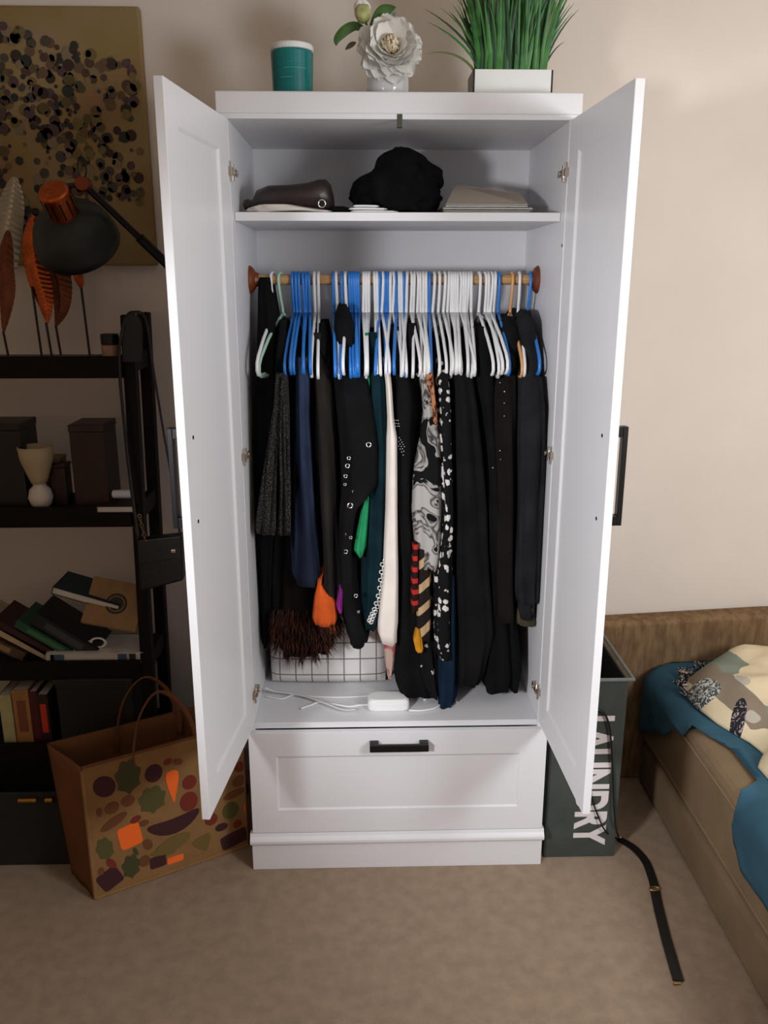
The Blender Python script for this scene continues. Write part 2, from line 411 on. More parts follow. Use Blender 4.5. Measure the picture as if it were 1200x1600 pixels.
garment('black_gown', 'long sheer black gown at the far left end of the rod', 'gown',
        [(433, 404, 424, .25), (446, 402, 425, .245), (500, 401, 432, .2), (560, 399, 440, .15), (650, 396, 442, .12), (760, 396, 440, .12), (860, 400, 432, .13), (960, 406, 426, .15), (1012, 409, 417, .16)], .13, .34, BLK, seed=1, amp=.004)
r = wrap('heather_cardigan', 'charcoal speckled knit cardigan with two hanging sleeves', 'cardigan', -.3, 1.05)
cloth_mesh([(500, 436, 446, .2), (560, 428, 452), (700, 420, 452), (822, 408, 452)], .10, .40, seed=2).build('body', BLK2, r, smooth=True)
cloth_mesh([(585, 430, 442), (640, 427, 441), (740, 412, 433), (830, 400, 429), (836, 403, 426)], .055, .13, seed=3, amp=.004, folds=3).build('sleeve', SPECK, r, smooth=True)
cloth_mesh([(588, 438, 446), (660, 438, 449), (760, 437, 451), (834, 436, 452), (838, 438, 450)], .05, .12, seed=4, amp=.004, folds=3).build('sleeve', SPECK, r, smooth=True)
garment('black_trousers', 'long black trousers hanging behind the speckled cardigan', 'trousers',
        [(575, 438, 476), (700, 428, 470), (900, 412, 470), (985, 420, 470)], .14, .42, BLK, seed=5, amp=.006)
garment('denim_skirt', 'dark blue denim skirt with faded hem', 'skirt',
        [(560, 460, 484), (650, 459, 485), (760, 457, 492), (850, 455, 501), (905, 454, 506), (917, 460, 502)], .075, .38, DENIM, seed=6, amp=.006, folds=4)
garment('navy_shirt', 'navy black shirt under the bunch of six blue hangers', 'shirt',
        [(530, 442, 486, .16), (600, 446, 490), (700, 452, 492), (830, 450, 490)], .10, .40, fab('ink_cloth', (15, 19, 28)), seed=7)
garment('taupe_coat', 'dark taupe satin coat beside the denim skirt', 'coat',
        [(520, 486, 506, .17), (590, 486, 516, .1), (640, 490, 522), (720, 494, 529), (800, 498, 531), (900, 504, 535), (955, 505, 531)], .062, .42, TAUPE, seed=8, amp=.006, folds=4)
r = wrap('fur_trimmed_coat', 'black coat with a shaggy brown fur hem above the plaid cushion', 'coat', -.25, .75)
cloth_mesh([(600, 446, 500), (860, 438, 512), (950, 428, 526), (1000, 428, 526), (1026, 440, 508)], .13, .42, seed=9, amp=.008).build('body', BLK3, r, smooth=True)
FUR = mat('brown_fur', (34, 17, 10), .9, rgb2=(84, 42, 22), vscale=40)
fm = MB(); rg = random.Random(3)
for i in range(4200):
    u = rg.uniform(427, 528); q_ = (u-472)/56; v = rg.uniform(952, 1018-34*q_*q_+9*sin(u*.31)+6*sin(u*.83))
    p = at(u, v, .125+rg.uniform(-.005, .05)); L = rg.uniform(.016, .048)
    d = Vector((rg.uniform(-.5, .5)+(u-478)*.008, rg.uniform(-.75, .0), -1)).normalized()
    side = Vector((rg.uniform(-1, 1), rg.uniform(-.4, .4), 0)).normalized()*rg.uniform(.0005, .0011)
    mid = p+d*L*.5+Vector((0, -.004, 0)); tip = p+d*L+Vector((0, .003, -.002))
    fm.add([p-side, p+side, mid+side*.8, mid-side*.8, tip, p+Vector((0, .003, 0))], [(0, 1, 2, 3), (3, 2, 4), (0, 3, 5), (1, 5, 2), (3, 4, 5), (2, 5, 4)])
o = fm.build('fur_trim', FUR, r); o['kind'] = 'stuff'
garment('orange_scarf', 'rust orange scarf end hanging above the brown fur', 'scarf',
        [(780, 496, 512, .2), (890, 497, 507, .12), (914, 496, 502, .06), (926, 494, 508), (938, 491, 524), (958, 489, 527), (972, 488, 527), (978, 494, 521)], .054, .1, ORANGE, seed=10, amp=.0015, folds=3)
garment('orange_belt', 'narrow rust orange hem peeking out under the orange scarf', 'cloth',
        [(960, 506, 526), (984, 507, 529), (991, 512, 527)], .118, .2, fab('dull_orange', (150, 74, 36)), seed=11, amp=.001, folds=3)
garment('violet_sash', 'violet sash tip beside the studded black jacket', 'sash',
        [(780, 529, 533, .2), (890, 530, 534, .14), (925, 530, 536, .05), (950, 524, 536), (960, 529, 535)], .05, .12, PURPLE, seed=12, amp=.001, folds=3, point=True)
r = wrap('studded_jacket', 'black jacket with silver eyelets down its front', 'jacket', -.06, 1.1)
JR = [(476, 528, 540, .2), (496, 521, 549, .17), (560, 517, 574, .12), (595, 518, 590, .092), (640, 521, 597, .055), (700, 527, 604, .045), (760, 530, 602, .045), (788, 530, 578, .045), (800, 529, 562, .045), (860, 527, 553, .045), (950, 528, 562, .045), (1000, 541, 578, .045), (1013, 546, 572, .045)]
jo = cloth_mesh(JR, .045, .42, seed=13, amp=.004, levels=40, hem=.012).build('body', BLK, r, smooth=True)
for (u, v, s) in [(576, 695, .0058), (547, 790, .0064), (540, 862, .005), (545, 716, .004), (543, 728, .005), (540, 744, .004), (539, 757, .003), (548, 840, .0035), (556, 931, .0045), (541, 932, .0035), (560, 956, .003), (539, 835, .0028), (552, 768, .0025)]:
    p = at(u, v, .040)
    MB().torus(p, s, s*.34, Matrix.Rotation(pi/2, 3, 'X'), 14, 6).build('eyelet', SILVER, r, smooth=True)
garment('green_top', 'emerald green top showing from under the studded jacket', 'top',
        [(520, 570, 576, .16), (590, 572, 580, .1), (700, 568, 580), (790, 566, 577), (860, 551, 572), (872, 561, 567)], .058, .2, GREEN, seed=14, amp=.002, folds=3, point=True)
r = wrap('teal_dress', 'deep teal dress with a chain of silver beads along its hem', 'dress', -.02, 1.0)
cloth_mesh([(520, 576, 590, .16), (600, 578, 604), (700, 578, 608), (780, 571, 608), (870, 566, 606), (960, 561, 599), (985, 562, 590)], .066, .42, seed=15, amp=.005).build('body', TEAL, r, smooth=True)
BEAD = mat('pearl_bead', (205, 203, 200), .3, metal=.5)
pts = bez([at(u, v, .055) for u, v in ((600, 876), (597, 900), (594, 925), (588, 948), (582, 962), (578, 972))], 4)
for i, p in enumerate(pts):
    MB().torus(p+Vector((.003*(-1)**i, 0, 0)), .0052, .0019, Matrix.Rotation(pi/2, 3, 'X') @ Matrix.Rotation(.5*(-1)**i, 3, 'Z'), 10, 5).build('bead_link', BEAD, r, smooth=True)
garment('white_scarf', 'long cream white cloth hanging at the middle of the rod', 'scarf',
        [(560, 598, 606, .12), (600, 603, 612), (664, 606, 616), (684, 604, 621), (800, 602, 622), (900, 597, 624), (975, 588, 624), (1000, 589, 621), (1007, 598, 618)], .042, .17, CREAM, seed=16, amp=.0018, folds=2)
r = wrap('black_beaded_dress', 'black dress with a few rows of tiny white beads near its waist', 'dress', .05, 1.0)
cloth_mesh([(510, 606, 628, .2), (560, 602, 640, .12), (620, 611, 656), (700, 612, 652), (800, 615, 648), (900, 622, 656), (1000, 616, 666), (1060, 610, 670), (1092, 622, 680)], .072, .43, seed=17, amp=.005, hem=.01).build('body', BLK, r, smooth=True)
bm_ = MB()
for (u0, v0, u1, v1, k) in ((612, 656, 622, 657, 5), (612, 661, 623, 662, 5), (613, 666, 624, 666, 5), (624, 684, 632, 698, 5), (623, 690, 631, 705, 5), (623, 697, 630, 711, 4)):
    for i in range(k):
        t = i/(k-1); p = at(u0+(u1-u0)*t, v0+(v1-v0)*t, .066); bm_.lathe([(.0001, -.0014), (.0014, 0), (.0001, .0014)], p, 6)
bm_.build('bead_rows', WHITEP, r)
garment('rust_blouse', 'rust brown paisley blouse sleeve between black garments', 'blouse',
        [(540, 664, 674, .14), (600, 668, 680), (640, 674, 684), (662, 678, 684)], .05, .2, RUST, seed=18, amp=.002)
garment('floral_blouse', 'black blouse with large grey floral print', 'blouse',
        [(570, 652, 668, .12), (610, 660, 676), (650, 663, 684), (700, 655, 692), (745, 645, 694), (800, 641, 697), (860, 646, 697), (890, 648, 690)], .056, .4, FLORAL, seed=19, amp=.004, folds=4)
garment('red_scarf', 'dark scarf with a red striped end low in the wardrobe', 'scarf',
        [(850, 645, 655), (890, 643, 655), (945, 642, 656), (955, 644, 654)], .058, .15, RED, seed=20, amp=.001, folds=3)
garment('leaf_print_skirt', 'dark skirt printed with slanted beige leaves', 'skirt',
        [(860, 650, 676), (900, 651, 677), (960, 649, 676), (1004, 648, 675)], .06, .3, LEAFP, seed=21, amp=.002, folds=3)
garment('mustard_ribbon', 'small mustard yellow ribbon below the leaf print skirt', 'ribbon',
        [(985, 650, 656), (1003, 646, 661), (1016, 649, 661), (1020, 654, 660)], .056, .09, MUST, seed=22, amp=.001, folds=3, point=True)
garment('blossom_dress', 'narrow black dress covered in small white blossoms', 'dress',
        [(560, 684, 700, .12), (600, 682, 706), (650, 684, 709), (760, 690, 709), (800, 692, 710), (870, 680, 711), (900, 677, 712), (980, 675, 713), (1015, 676, 714), (1030, 684, 710)], .05, .36, BLOSSOM, seed=23, amp=.004, folds=4)
garment('sparse_print_skirt', 'black skirt with scattered white marks touching the wardrobe floor', 'skirt',
        [(980, 646, 682), (1040, 650, 686), (1088, 654, 690), (1093, 664, 684)], .082, .35, SPARSE, seed=24, amp=.004)
garment('navy_dress', 'navy blue dress with its hem pooling on the wardrobe floor', 'dress',
        [(900, 698, 714), (1000, 688, 720), (1060, 682, 722), (1095, 684, 716), (1110, 690, 704)], .068, .35, NAVY, seed=25, amp=.004)
garment('black_velvet_dress', 'long plain black dress right of the white blossom dress', 'dress',
        [(520, 706, 732, .2), (560, 700, 742, .1), (640, 707, 752), (800, 709, 768), (900, 709, 770), (1000, 712, 776), (1060, 716, 760), (1075, 722, 744)], .06, .44, BLK2, seed=26, amp=.006, hem=.012)
garment('black_maxi_skirt', 'full black skirt with uneven hem reaching near the wardrobe floor', 'skirt',
        [(510, 740, 770, .2), (560, 735, 776, .1), (640, 745, 786), (800, 756, 800), (950, 758, 806), (1000, 752, 813), (1060, 744, 821), (1082, 752, 815)], .085, .45, BLK, seed=27, amp=.008, folds=6, hem=.03)
r = wrap('black_pinned_coat', 'long brown-black coat with tiny silver studs left of the charcoal coat', 'coat', .3, 1.05)
cloth_mesh([(500, 776, 800, .22), (540, 770, 812, .16), (596, 770, 813, .1), (640, 771, 814), (760, 774, 812), (900, 770, 812), (972, 772, 814)], .052, .44, seed=28, amp=.005).build('body', BLK3, r, smooth=True)
for u, v in ((788, 612), (788, 630), (788, 650), (781, 704), (782, 718), (770, 731), (781, 598)):
    p = at(u, v, .046); MB().lathe([(.0001, -.002), (.0022, 0), (.0001, .002)], p, 8).build('stud', SILVER, r, smooth=True)
garment('black_cardigan', 'black cardigan behind the tan hanger', 'cardigan',
        [(495, 786, 812, .22), (520, 780, 824, .15), (640, 790, 824, .09), (800, 792, 826, .09)], .09, .44, BLK2, seed=29)
r = wrap('charcoal_coat', 'charcoal wool coat at the right end of the rod', 'coat', .35, 1.1)
cloth_mesh([(486, 820, 832, .2), (500, 812, 840, .15), (540, 806, 850, .13), (590, 806, 854, .09), (640, 807, 856, .06), (700, 809, 857), (800, 809, 856), (900, 806, 852), (960, 806, 848), (970, 812, 845)], .05, .45, seed=30, amp=.004).build('body', CHAR, r, smooth=True)
cloth_mesh([(590, 816, 850, .075), (640, 813, 857), (760, 810, 855), (850, 809, 852), (930, 808, 848), (945, 812, 846)], .03, .12, seed=31, amp=.004, folds=3).build('sleeve', CHAR, r, smooth=True)
cloth_mesh([(952, 806, 848), (972, 806, 846), (979, 814, 842)], .06, .14, seed=32, amp=.002, folds=3).build('lining_hem', fab('olive_lining', (70, 64, 48)), r, smooth=True)
# dark clothes further back on the rod that fill the gaps between the hangers
for i, (u0, u1, v0, v1, nm, lab, cat) in enumerate([
        (486, 520, 505, 900, 'dark_shirt', 'dark shirt deep behind the lone pair of white hangers', 'shirt'),
        (545, 582, 520, 960, 'dark_blouse', 'black blouse behind the bunch of five blue hangers', 'blouse'),
        (625, 664, 505, 930, 'dark_tunic', 'black tunic behind the middle white hangers', 'tunic'),
        (660, 704, 525, 1000, 'dark_vest', 'black vest behind the grey floral blouse', 'vest'),
        (724, 756, 510, 1010, 'dark_tunic', 'black tunic between the plain black dress and the full black skirt', 'tunic')]):
    garment(nm, lab, cat, [(v0, (u0+u1)/2-7, (u0+u1)/2+7, .2), (v0+40, u0+3, u1-3, .14), (v0+150, u0, u1, .11), (v1, u0-2, u1+2, .12)], .11, .45, (BLK, BLK2, BLK3)[i % 3], seed=40+i)

# relabel the hangers that only their place tells apart
ORD = ['first', 'second', 'third', 'fourth', 'fifth', 'sixth', 'seventh', 'eighth', 'ninth', 'tenth', 'eleventh', 'twelfth', 'thirteenth', 'fourteenth', 'fifteenth', 'sixteenth',
       'seventeenth', 'eighteenth', 'nineteenth', 'twentieth', 'twenty-first', 'twenty-second', 'twenty-third', 'twenty-fourth', 'twenty-fifth', 'twenty-sixth', 'twenty-seventh', 'twenty-eighth',
       'twenty-ninth', 'thirtieth', 'thirty-first', 'thirty-second', 'thirty-third', 'thirty-fourth', 'thirty-fifth', 'thirty-sixth', 'thirty-seventh', 'thirty-eighth']
hs = [o for o in col.objects if o.type == 'EMPTY' and o.name.startswith('clothes_hanger')]
def number(grp, fmt, rev=False):
    L = sorted([o for o in hs if o.get('group') == grp], key=lambda o: o.location.x, reverse=rev)
    for i, o in enumerate(L): o['label'] = fmt % ORD[i]
number(GW, 'white plastic hanger, %s of the long white run counted leftward from the tan hanger', True)
number('bunch of six blue hangers', 'blue plastic hanger, %s from left in the fanned bunch of six')
number('bunch of five blue hangers', 'blue plastic hanger, %s from left in the tight bunch of five')
number('three white hangers', 'white plastic hanger, %s of the three right of the five blue hangers')
number('lone pair of white hangers', 'white plastic hanger, %s of the lone pair right of the six blue hangers')
number('blue hangers at mid rod', 'blue plastic hanger, %s from left of the three above the dark teal dress')
number('blue hangers above the white cloth', 'single blue hanger between white ones, %s right of the white cloth top')
for o in hs: o['group'] = 'hangers on the wardrobe rod'

# ------------------------------------------------------------------ on the wardrobe floor (top at z = FL)
FL = .4505
N = NT('plaid_cotton'); b = N.b; b.inputs['Roughness'].default_value = .9
tc = N.n('ShaderNodeTexCoord'); sp = N.n('ShaderNodeSeparateXYZ'); N.l(tc.outputs['Object'], sp.inputs[0])
lines = []
for ax in (0, 2):
    md = N.n('ShaderNodeMath', operation='PINGPONG'); N.l(sp.outputs[ax], md.inputs[0]); md.inputs[1].default_value = .0235
    lt = N.n('ShaderNodeMath', operation='LESS_THAN'); N.l(md.outputs[0], lt.inputs[0]); lt.inputs[1].default_value = .0017; lines.append(lt)
mx = N.n('ShaderNodeMath', operation='MAXIMUM'); N.l(lines[0].outputs[0], mx.inputs[0]); N.l(lines[1].outputs[0], mx.inputs[1])
rp = N.n('ShaderNodeValToRGB'); rp.color_ramp.elements[0].color = lin((226, 222, 220))+(1,); rp.color_ramp.elements[1].color = lin((120, 112, 108))+(1,)
N.l(mx.outputs[0], rp.inputs[0]); N.l(rp.outputs[0], b.inputs['Base Color'])
PLAID = N.m
def pillow_mesh(w, h, t, n=22, sq=.35, seed=0, wob=.004):
    m = MB(); g = {}
    for s in (0, 1):
        vs = []; 
        for i in range(n+1):
            for j in range(n+1):
                a, c = -1+2*i/n, -1+2*j/n
                th = (max(0, 1-a**4)*max(0, 1-c**4))**sq
                nz = noise.noise(Vector((a*2, c*2, seed+s*5)))*wob
                vs.append(Vector((a*w/2*(1-.03*c*c), (-1 if s == 0 else 1)*(t/2*th+nz*th), c*h/2*(1-.03*a*a))))
        m.add(vs, [(i*(n+1)+j, (i+1)*(n+1)+j, (i+1)*(n+1)+j+1, i*(n+1)+j+1) for i in range(n) for j in range(n)])
    return m
o = pillow_mesh(.345, .245, .085, seed=3).build('plaid_cushion', PLAID, None, smooth=True)
o.location = (-.192, .262, FL+.123); o.rotation_euler = (R(-14), 0, R(-1))
tag(o, 'white cushion with thin grey windowpane check on the wardrobe floor', 'cushion')
o = cloth_mesh([(985, 598, 622), (1010, 600, 624), (1040, 603, 618), (1062, 606, 611)], .105, .19, seed=50, amp=.002, folds=3, point=True).build('pink_print_cloth', print_mat('pink_print', (186, 160, 148), (170, 70, 84), 18, .5, .6), None, smooth=True)
tag(o, 'faded pink printed cloth between the plaid cushion and the black dress', 'cloth')
def fl(u, v, dz=.004): return at(u, v, FL+dz, 2)
r = thing('power_adapter', 'white power adapter block with its cord on the wardrobe floor', 'adapter', fl(605, 1105, 0))
c0 = fl(607, 1108, 0)
m = MB(); rings = []
for k, (zz, sc) in enumerate(((0, .93), (.004, 1), (.022, 1), (.030, .95), (.034, .82))):
    rings.append([Vector((c0.x+.058*sc*math.copysign(abs(cos(a))**.4, cos(a)), c0.y+.014+.030*sc*math.copysign(abs(sin(a))**.4, sin(a)), FL+.0005+zz)) for a in [2*pi*i/28 for i in range(28)]])
m.loft(rings).build('adapter_block', WHITEP, r, smooth=False, bevel=.002)
MB().tube(bez([fl(639, 1110), fl(660, 1110), fl(680, 1106), fl(691, 1098), fl(688, 1088), fl(680, 1086), fl(662, 1094)], 5), .0028, 7).build('cord', WHITEP, r, smooth=True)
MB().tube(bez([fl(577, 1101), fl(560, 1102), fl(545, 1104), fl(520, 1100), fl(500, 1097), fl(485, 1102), fl(470, 1107)], 5), .0028, 7).build('cord', WHITEP, r, smooth=True)
MB().tube(bez([fl(415, 1088), fl(440, 1092), fl(460, 1086), fl(500, 1089), fl(550, 1089), fl(600, 1085), fl(634, 1083)], 5), .0022, 7).build('cord', WHITEP, r, smooth=True)
o = MB().tube(bez([fl(414, 1074, .03), fl(430, 1080, .012), fl(470, 1086, .01), fl(505, 1097, .01), fl(535, 1108, .01), fl(555, 1108, .01)], 6), .0075, 10, flat=.3).build('white_strap', mat('white_webbing', (220, 218, 214), .8), None, smooth=True)
tag(o, 'flat white webbing strap lying in front of the plaid cushion', 'strap')
o = MB().tube([fl(706, 1089, .003), fl(714, 1097, .003)], .003, 7).build('cord_tip', WHITEP, None); tag(o, 'short white cord tip poking out beside the navy dress', 'cord')

# ------------------------------------------------------------------ on the wardrobe shelf
SZ = 1.7567
LEATH = mat('dark_brown_leather', (40, 29, 27), .38, bump=.25, bscale=160)
r = thing('leather_clutch', 'dark brown leather pouch lying at the left of the wardrobe shelf', 'pouch', (-.26, .14, SZ))
m = MB(); rings = []
for x, hh, dd in ((-.374, .004, .01), (-.371, .011, .018), (-.362, .014, .022), (-.354, .010, .02), (-.349, .014, .03), (-.338, .024, .05), (-.31, .029, .06), (-.26, .030, .062), (-.215, .032, .062), (-.19, .036, .06), (-.172, .036, .055), (-.160, .030, .045), (-.154, .018, .03), (-.152, .004, .01)):
    zc = SZ+.009+max(hh, .014)
    rings.append([Vector((x, .14+dd*cos(a), zc+hh*math.copysign(abs(sin(a))**.8, sin(a))+.0015*noise.noise(Vector((x*60, a*2, 0))))) for a in [2*pi*i/24 for i in range(24)]])
m.loft(rings).build('pouch_body', LEATH, r, smooth=True)
MB().torus(at(503, 318, .078), .0085, .0016, Matrix.Rotation(pi/2, 3, 'X'), 18, 6).build('metal_ring', SILVER, r, smooth=True)
for u, v in ((492, 288), (495, 292), (497, 297), (467, 294), (470, 293)):
    MB().lathe([(.0001, -.0015), (.0018, 0), (.0001, .0015)], at(u, v, .092), 8).build('rivet', SILVER, r)
o = cloth_mesh([(319, 400, 460), (323, 385, 485), (328, 380, 520)], .07, .22, seed=51, amp=.002, levels=8).build('white_cloth', CREAM, None, smooth=True)
o.location.z = .0; tag(o, 'folded white cloth under the dark brown pouch', 'cloth')
r = None
for i, (u0, u1, v) in enumerate(((548, 622, 326), (545, 605, 322), (552, 592, 318))):
    a = at(u0, v, .075); bb = at(u1, v, .075)
    z = SZ+.0004+i*.0062
    o = MB().tube(bez([(a.x, .075, z+.0028), (a.x*.6+bb.x*.4, .070, z+.003), (bb.x, .078, z+.0028)], 5), [.004]+[.012]*9+[.004], 12, flat=.23).build('white_strip', WHITEP, None, smooth=True)
    tag(o, 'flat white padded strip beside the black bundle, %s of the stack' % ('bottom', 'middle', 'top')[i], 'strip', 'white strips on the shelf')
o = cloth_mesh([(322, 518, 540), (326, 512, 556), (329.5, 512, 560)], .10, .2, seed=52, amp=.002, levels=6).build('black_strap', BLK, None, smooth=True); tag(o, 'flat black strap between the brown pouch and the white strips', 'strap')
o = cloth_mesh([(229, 612, 640, .15), (233, 602, 654, .135), (239, 595, 668, .12), (250, 590, 682), (260, 578, 693), (268, 563, 697), (285, 551, 697), (300, 545, 694), (318, 554, 690), (330, 562, 689)], .11, .36, seed=53, amp=.004, folds=5, n=80, levels=36, sq=.9, lump=.014).build('black_hat_bundle', BLK, None, smooth=True)
tag(o, 'crumpled black fabric bundle filling the middle of the wardrobe shelf', 'bundle')
GREYC = mat('grey_card', (150, 146, 142), .7); DKC = mat('dark_mottled_cover', (44, 46, 42), .6, rgb2=(90, 92, 86), vscale=90)
PAGE = mat('paper_pages', (206, 200, 190), .85, bump=.3, bscale=300, stretch=(1, 1, 12)); WCARD = mat('white_card', (224, 222, 218), .6)
def book(name, label, w, d, t, cover, loc, rot=(0, 0, 0), cat='book', group=None, ct=.0018, title=None):
    """lying book: x = spine to fore-edge (w), y = height of the page (d), z = thickness (t)"""
    r = thing(name, label, cat, (0, 0, 0), group)
    m = MB(); m.box(0, w, -d/2, d/2, 0, ct); m.box(0, w, -d/2, d/2, t-ct, t); m.box(0, ct, -d/2, d/2, ct, t-ct)
    a = m.build('cover', cover, None); a.parent = r
    p = MB().box(ct, w-.004, -d/2+.003, d/2-.003, ct, t-ct).build('pages', PAGE, None); p.parent = r
    if title:
        q = MB().box(-.0003, .0003, -d*.32, d*.32, t*.3, t*.7).build('title_band', title, None); q.parent = r
    r.location = loc; r.rotation_euler = rot
    return r
book('notebook', 'grey notebook at the bottom of the pile right on the wardrobe shelf', .215, .15, .010, GREYC, (.112, .185, SZ+.0003))
book('notebook', 'dark mottled notebook below the sprung white folder', .225, .16, .007, DKC, (.108, .19, SZ+.0106))
r = thing('white_folder', 'white folder with its cover sprung open on top of the notebooks', 'folder', (.2, .19, SZ+.018))
fq = [(.118, .115, SZ+.0185), (.318, .115, SZ+.0185), (.318, .265, SZ+.0185), (.118, .265, SZ+.0185)]
MB().poly(fq, .002, (0, 0, 1)).build('back_cover', WCARD, r)
p1 = at(712, 289, .27); p2 = at(812, 303, .27)
m = MB(); m.poly([(.118, .115, SZ+.0225), (.318, .115, SZ+.0225), tuple(p2), tuple(p1)], .002, (0, -.4, 1)); m.build('front_cover', mat('beige_card', (190, 178, 162), .7), r)
MB().box(.13, .30, .13, .26, SZ+.0206, SZ+.0222).build('papers', PAGE, r)

# ------------------------------------------------------------------ on top of the wardrobe
TZ = 2.0062
r = thing('candle_jar', 'teal candle jar with a white lid on top of the wardrobe', 'candle jar', (-.247, .15, TZ))
TJ = mat('teal_glass', (8, 112, 112), .25, var=.12, vscale=25, stretch=(.3, .3, 2))
MB().lathe([(.0, 0), (.044, 0), (.0465, .004), (.0500, .108), (.0485, .112), (0, .112)], (-.247, .15, TZ), 36).build('jar', TJ, r, smooth=False, bevel=.001)
MB().lathe([(0, .112), (.0495, .112), (.0505, .114), (.0505, .122), (.0485, .126), (0, .127)], (-.247, .15, TZ), 36).build('lid', WHITEP, r, bevel=.0015)
LP = mat('pale_teal_print', (60, 160, 156), .4)
for z, a0, a1 in ((.082, -.05, .08), (.070, -.35, .75), (.050, -.5, .1)):
    rad = .0466+.0036*z/.108+.0004
    pts = [Vector((-.247+rad*sin(a), .15-rad*cos(a), TZ+z)) for a in [a0+(a1-a0)*i/8 for i in range(9)]]
    MB().tube(pts, .0011, 5).build('label_print', LP, r)
# vase and peony
VC = Vector((-.022, .16, TZ))
r = thing('white_vase', 'small white glazed vase holding the white peony', 'vase', VC)
VW = mat('white_glaze', (226, 226, 230), .15)
MB().lathe([(0, 0), (.036, 0), (.045, .01), (.0505, .035), (.050, .060), (.043, .080), (.037, .086), (.034, .086), (.038, .076), (.044, .058), (.044, .03), (0, .012)], VC, 36).build('vase_body', VW, r, smooth=True)
r = thing('white_peony', 'artificial white peony with a bud and green leaves in the vase', 'flower', VC+Vector((0, 0, .08)))
PET = mat('white_petal', (252, 250, 244), .7); PET.node_tree.nodes['Principled BSDF'].inputs['Subsurface Weight'].default_value = .6; PET.node_tree.nodes['Principled BSDF'].inputs['Subsurface Radius'].default_value = (.03, .03, .03); 
def translucent(m, f):
    nt = m.node_tree; b = nt.nodes['Principled BSDF']; t = nt.nodes.new('ShaderNodeBsdfTranslucent'); t.inputs[0].default_value = b.inputs['Base Color'].default_value
    x = nt.nodes.new('ShaderNodeMixShader'); x.inputs[0].default_value = f; nt.links.new(b.outputs[0], x.inputs[1]); nt.links.new(t.outputs[0], x.inputs[2]); nt.links.new(x.outputs[0], nt.nodes['Material Output'].inputs['Surface'])
translucent(PET, .12)
PETC = mat('cream_petal', (244, 230, 204), .7)
LEAFG = mat('peony_leaf', (52, 92, 40), .55, rgb2=(84, 120, 60), vscale=25); STEMG = mat('flower_stem', (62, 92, 40), .6)
BC = at(610, 78, .12)
MB().tube([VC+Vector((0, 0, .016)), VC+Vector((0, -.004, .07)), BC+Vector((0, .02, -.01))], .003, 7).build('stem', STEMG, r)
def petal_mesh(L, Wd, curl, tip=.3):
    m = MB(); vs = []; nu, nv = 7, 5
    for s in (0, 1):
        for i in range(nu+1):
            t = i/nu; wd = Wd*sin(pi*min(1, .12+.80*t))**.7*(1-.35*max(0, t-.8)/.2)
            for j in range(nv+1):
                q = -1+2*j/nv
                x = q*wd/2; y = L*t; z = curl*L*t*t+.10*Wd*q*q - (.0007 if s else 0)
                if t > .9: y -= L*.06*abs(sin(q*4))
                vs.append(Vector((x, y, z)))
    K = (nu+1)*(nv+1); f = []
    for s in (0, 1):
        for i in range(nu):
            for j in range(nv):
                a = s*K+i*(nv+1)+j; q = (a, a+nv+1, a+nv+2, a+1); f.append(q if s == 0 else q[::-1])
    m.add(vs, f); return m
core = MB().lathe([(.0001, -.02), (.012, -.012), (.016, .0), (.012, .008), (.0001, .012)], BC+Vector((0, .004, 0)), 14).build('bloom_core', PETC, r, smooth=True)
pm = [petal_mesh(.076, .050, -.06).build('petal', PET, None, smooth=True), petal_mesh(.066, .046, .12).build('petal', PET, None, smooth=True), petal_mesh(.044, .036, .35).build('petal', PETC, None, smooth=True)]
rg = random.Random(11); first = [True]*3
for ring, (cnt, el, k) in enumerate(((18, -4, 0), (18, 10, 0), (17, 24, 1), (15, 40, 1), (12, 58, 2), (7, 76, 2))):
    for i in range(cnt):
        az = 2*pi*i/cnt+ring*.25+rg.uniform(-.15, .15); e = R(el+rg.uniform(-9, 9))
        Rm = Matrix.Rotation(pi/2-.25, 4, 'X')           # bloom axis leans towards the room
        M = Matrix.Translation(BC+Vector((0, .006, 0))) @ Rm @ Matrix.Rotation(az, 4, 'Z') @ Matrix.Rotation(e, 4, 'X') @ Matrix.Translation((0, .006, 0)) @ Matrix.Diagonal((rg.uniform(.85, 1.15), rg.uniform(.85, 1.08), 1, 1))
        if first[k]: o = pm[k]; first[k] = False; o.matrix_basis = M; adopt(o, core)
        else: share(pm[k], 'petal', core, M)
def leaf_strip(pts, wid, name, m, parent, bend=.2):
    P = bez(pts, 6); n = len(P); mb = MB(); vs = []
    for s in (0, 1):
        for i, p in enumerate(P):
            t = i/(n-1); wd = wid*(sin(pi*min(1, .06+.94*t))**.8)
            tg = (P[min(i+1, n-1)]-P[max(0, i-1)]).normalized(); sd = tg.cross(Vector((0, -1, .2))).normalized()
            for q in (-1, 0, 1): vs.append(p+sd*q*wd/2+Vector((0, bend*wd*abs(q)+(.0008 if s else 0), 0)))
    f = []
    for s in (0, 1):
        for i in range(n-1):
            for j in (0, 1):
                a = s*n*3+i*3+j; q = (a, a+3, a+4, a+1); f.append(q if s else q[::-1])
    mb.add(vs, f); return mb.build(name, m, parent, smooth=True)
Yb = .135
leaf_strip([at(574, 50, Yb), at(556, 40, Yb), at(540, 46, Yb), at(527, 60, Yb), at(525, 72, Yb)], .024, 'leaf', LEAFG, r)
leaf_strip([at(578, 50, Yb), at(588, 36, Yb), at(598, 20, Yb), at(606, 14, Yb), at(619, 11, Yb)], .036, 'leaf', LEAFG, r)
leaf_strip([at(614, 42, .17), at(615, 30, .17), at(618, 18, .17)], .018, 'leaf', mat('pale_leaf', (110, 138, 112), .6), r)
leaf_strip([at(556, 66, .12), at(548, 70, .12), at(539, 78, .12)], .012, 'leaf', mat('dull_leaf', (74, 66, 58), .6), r)
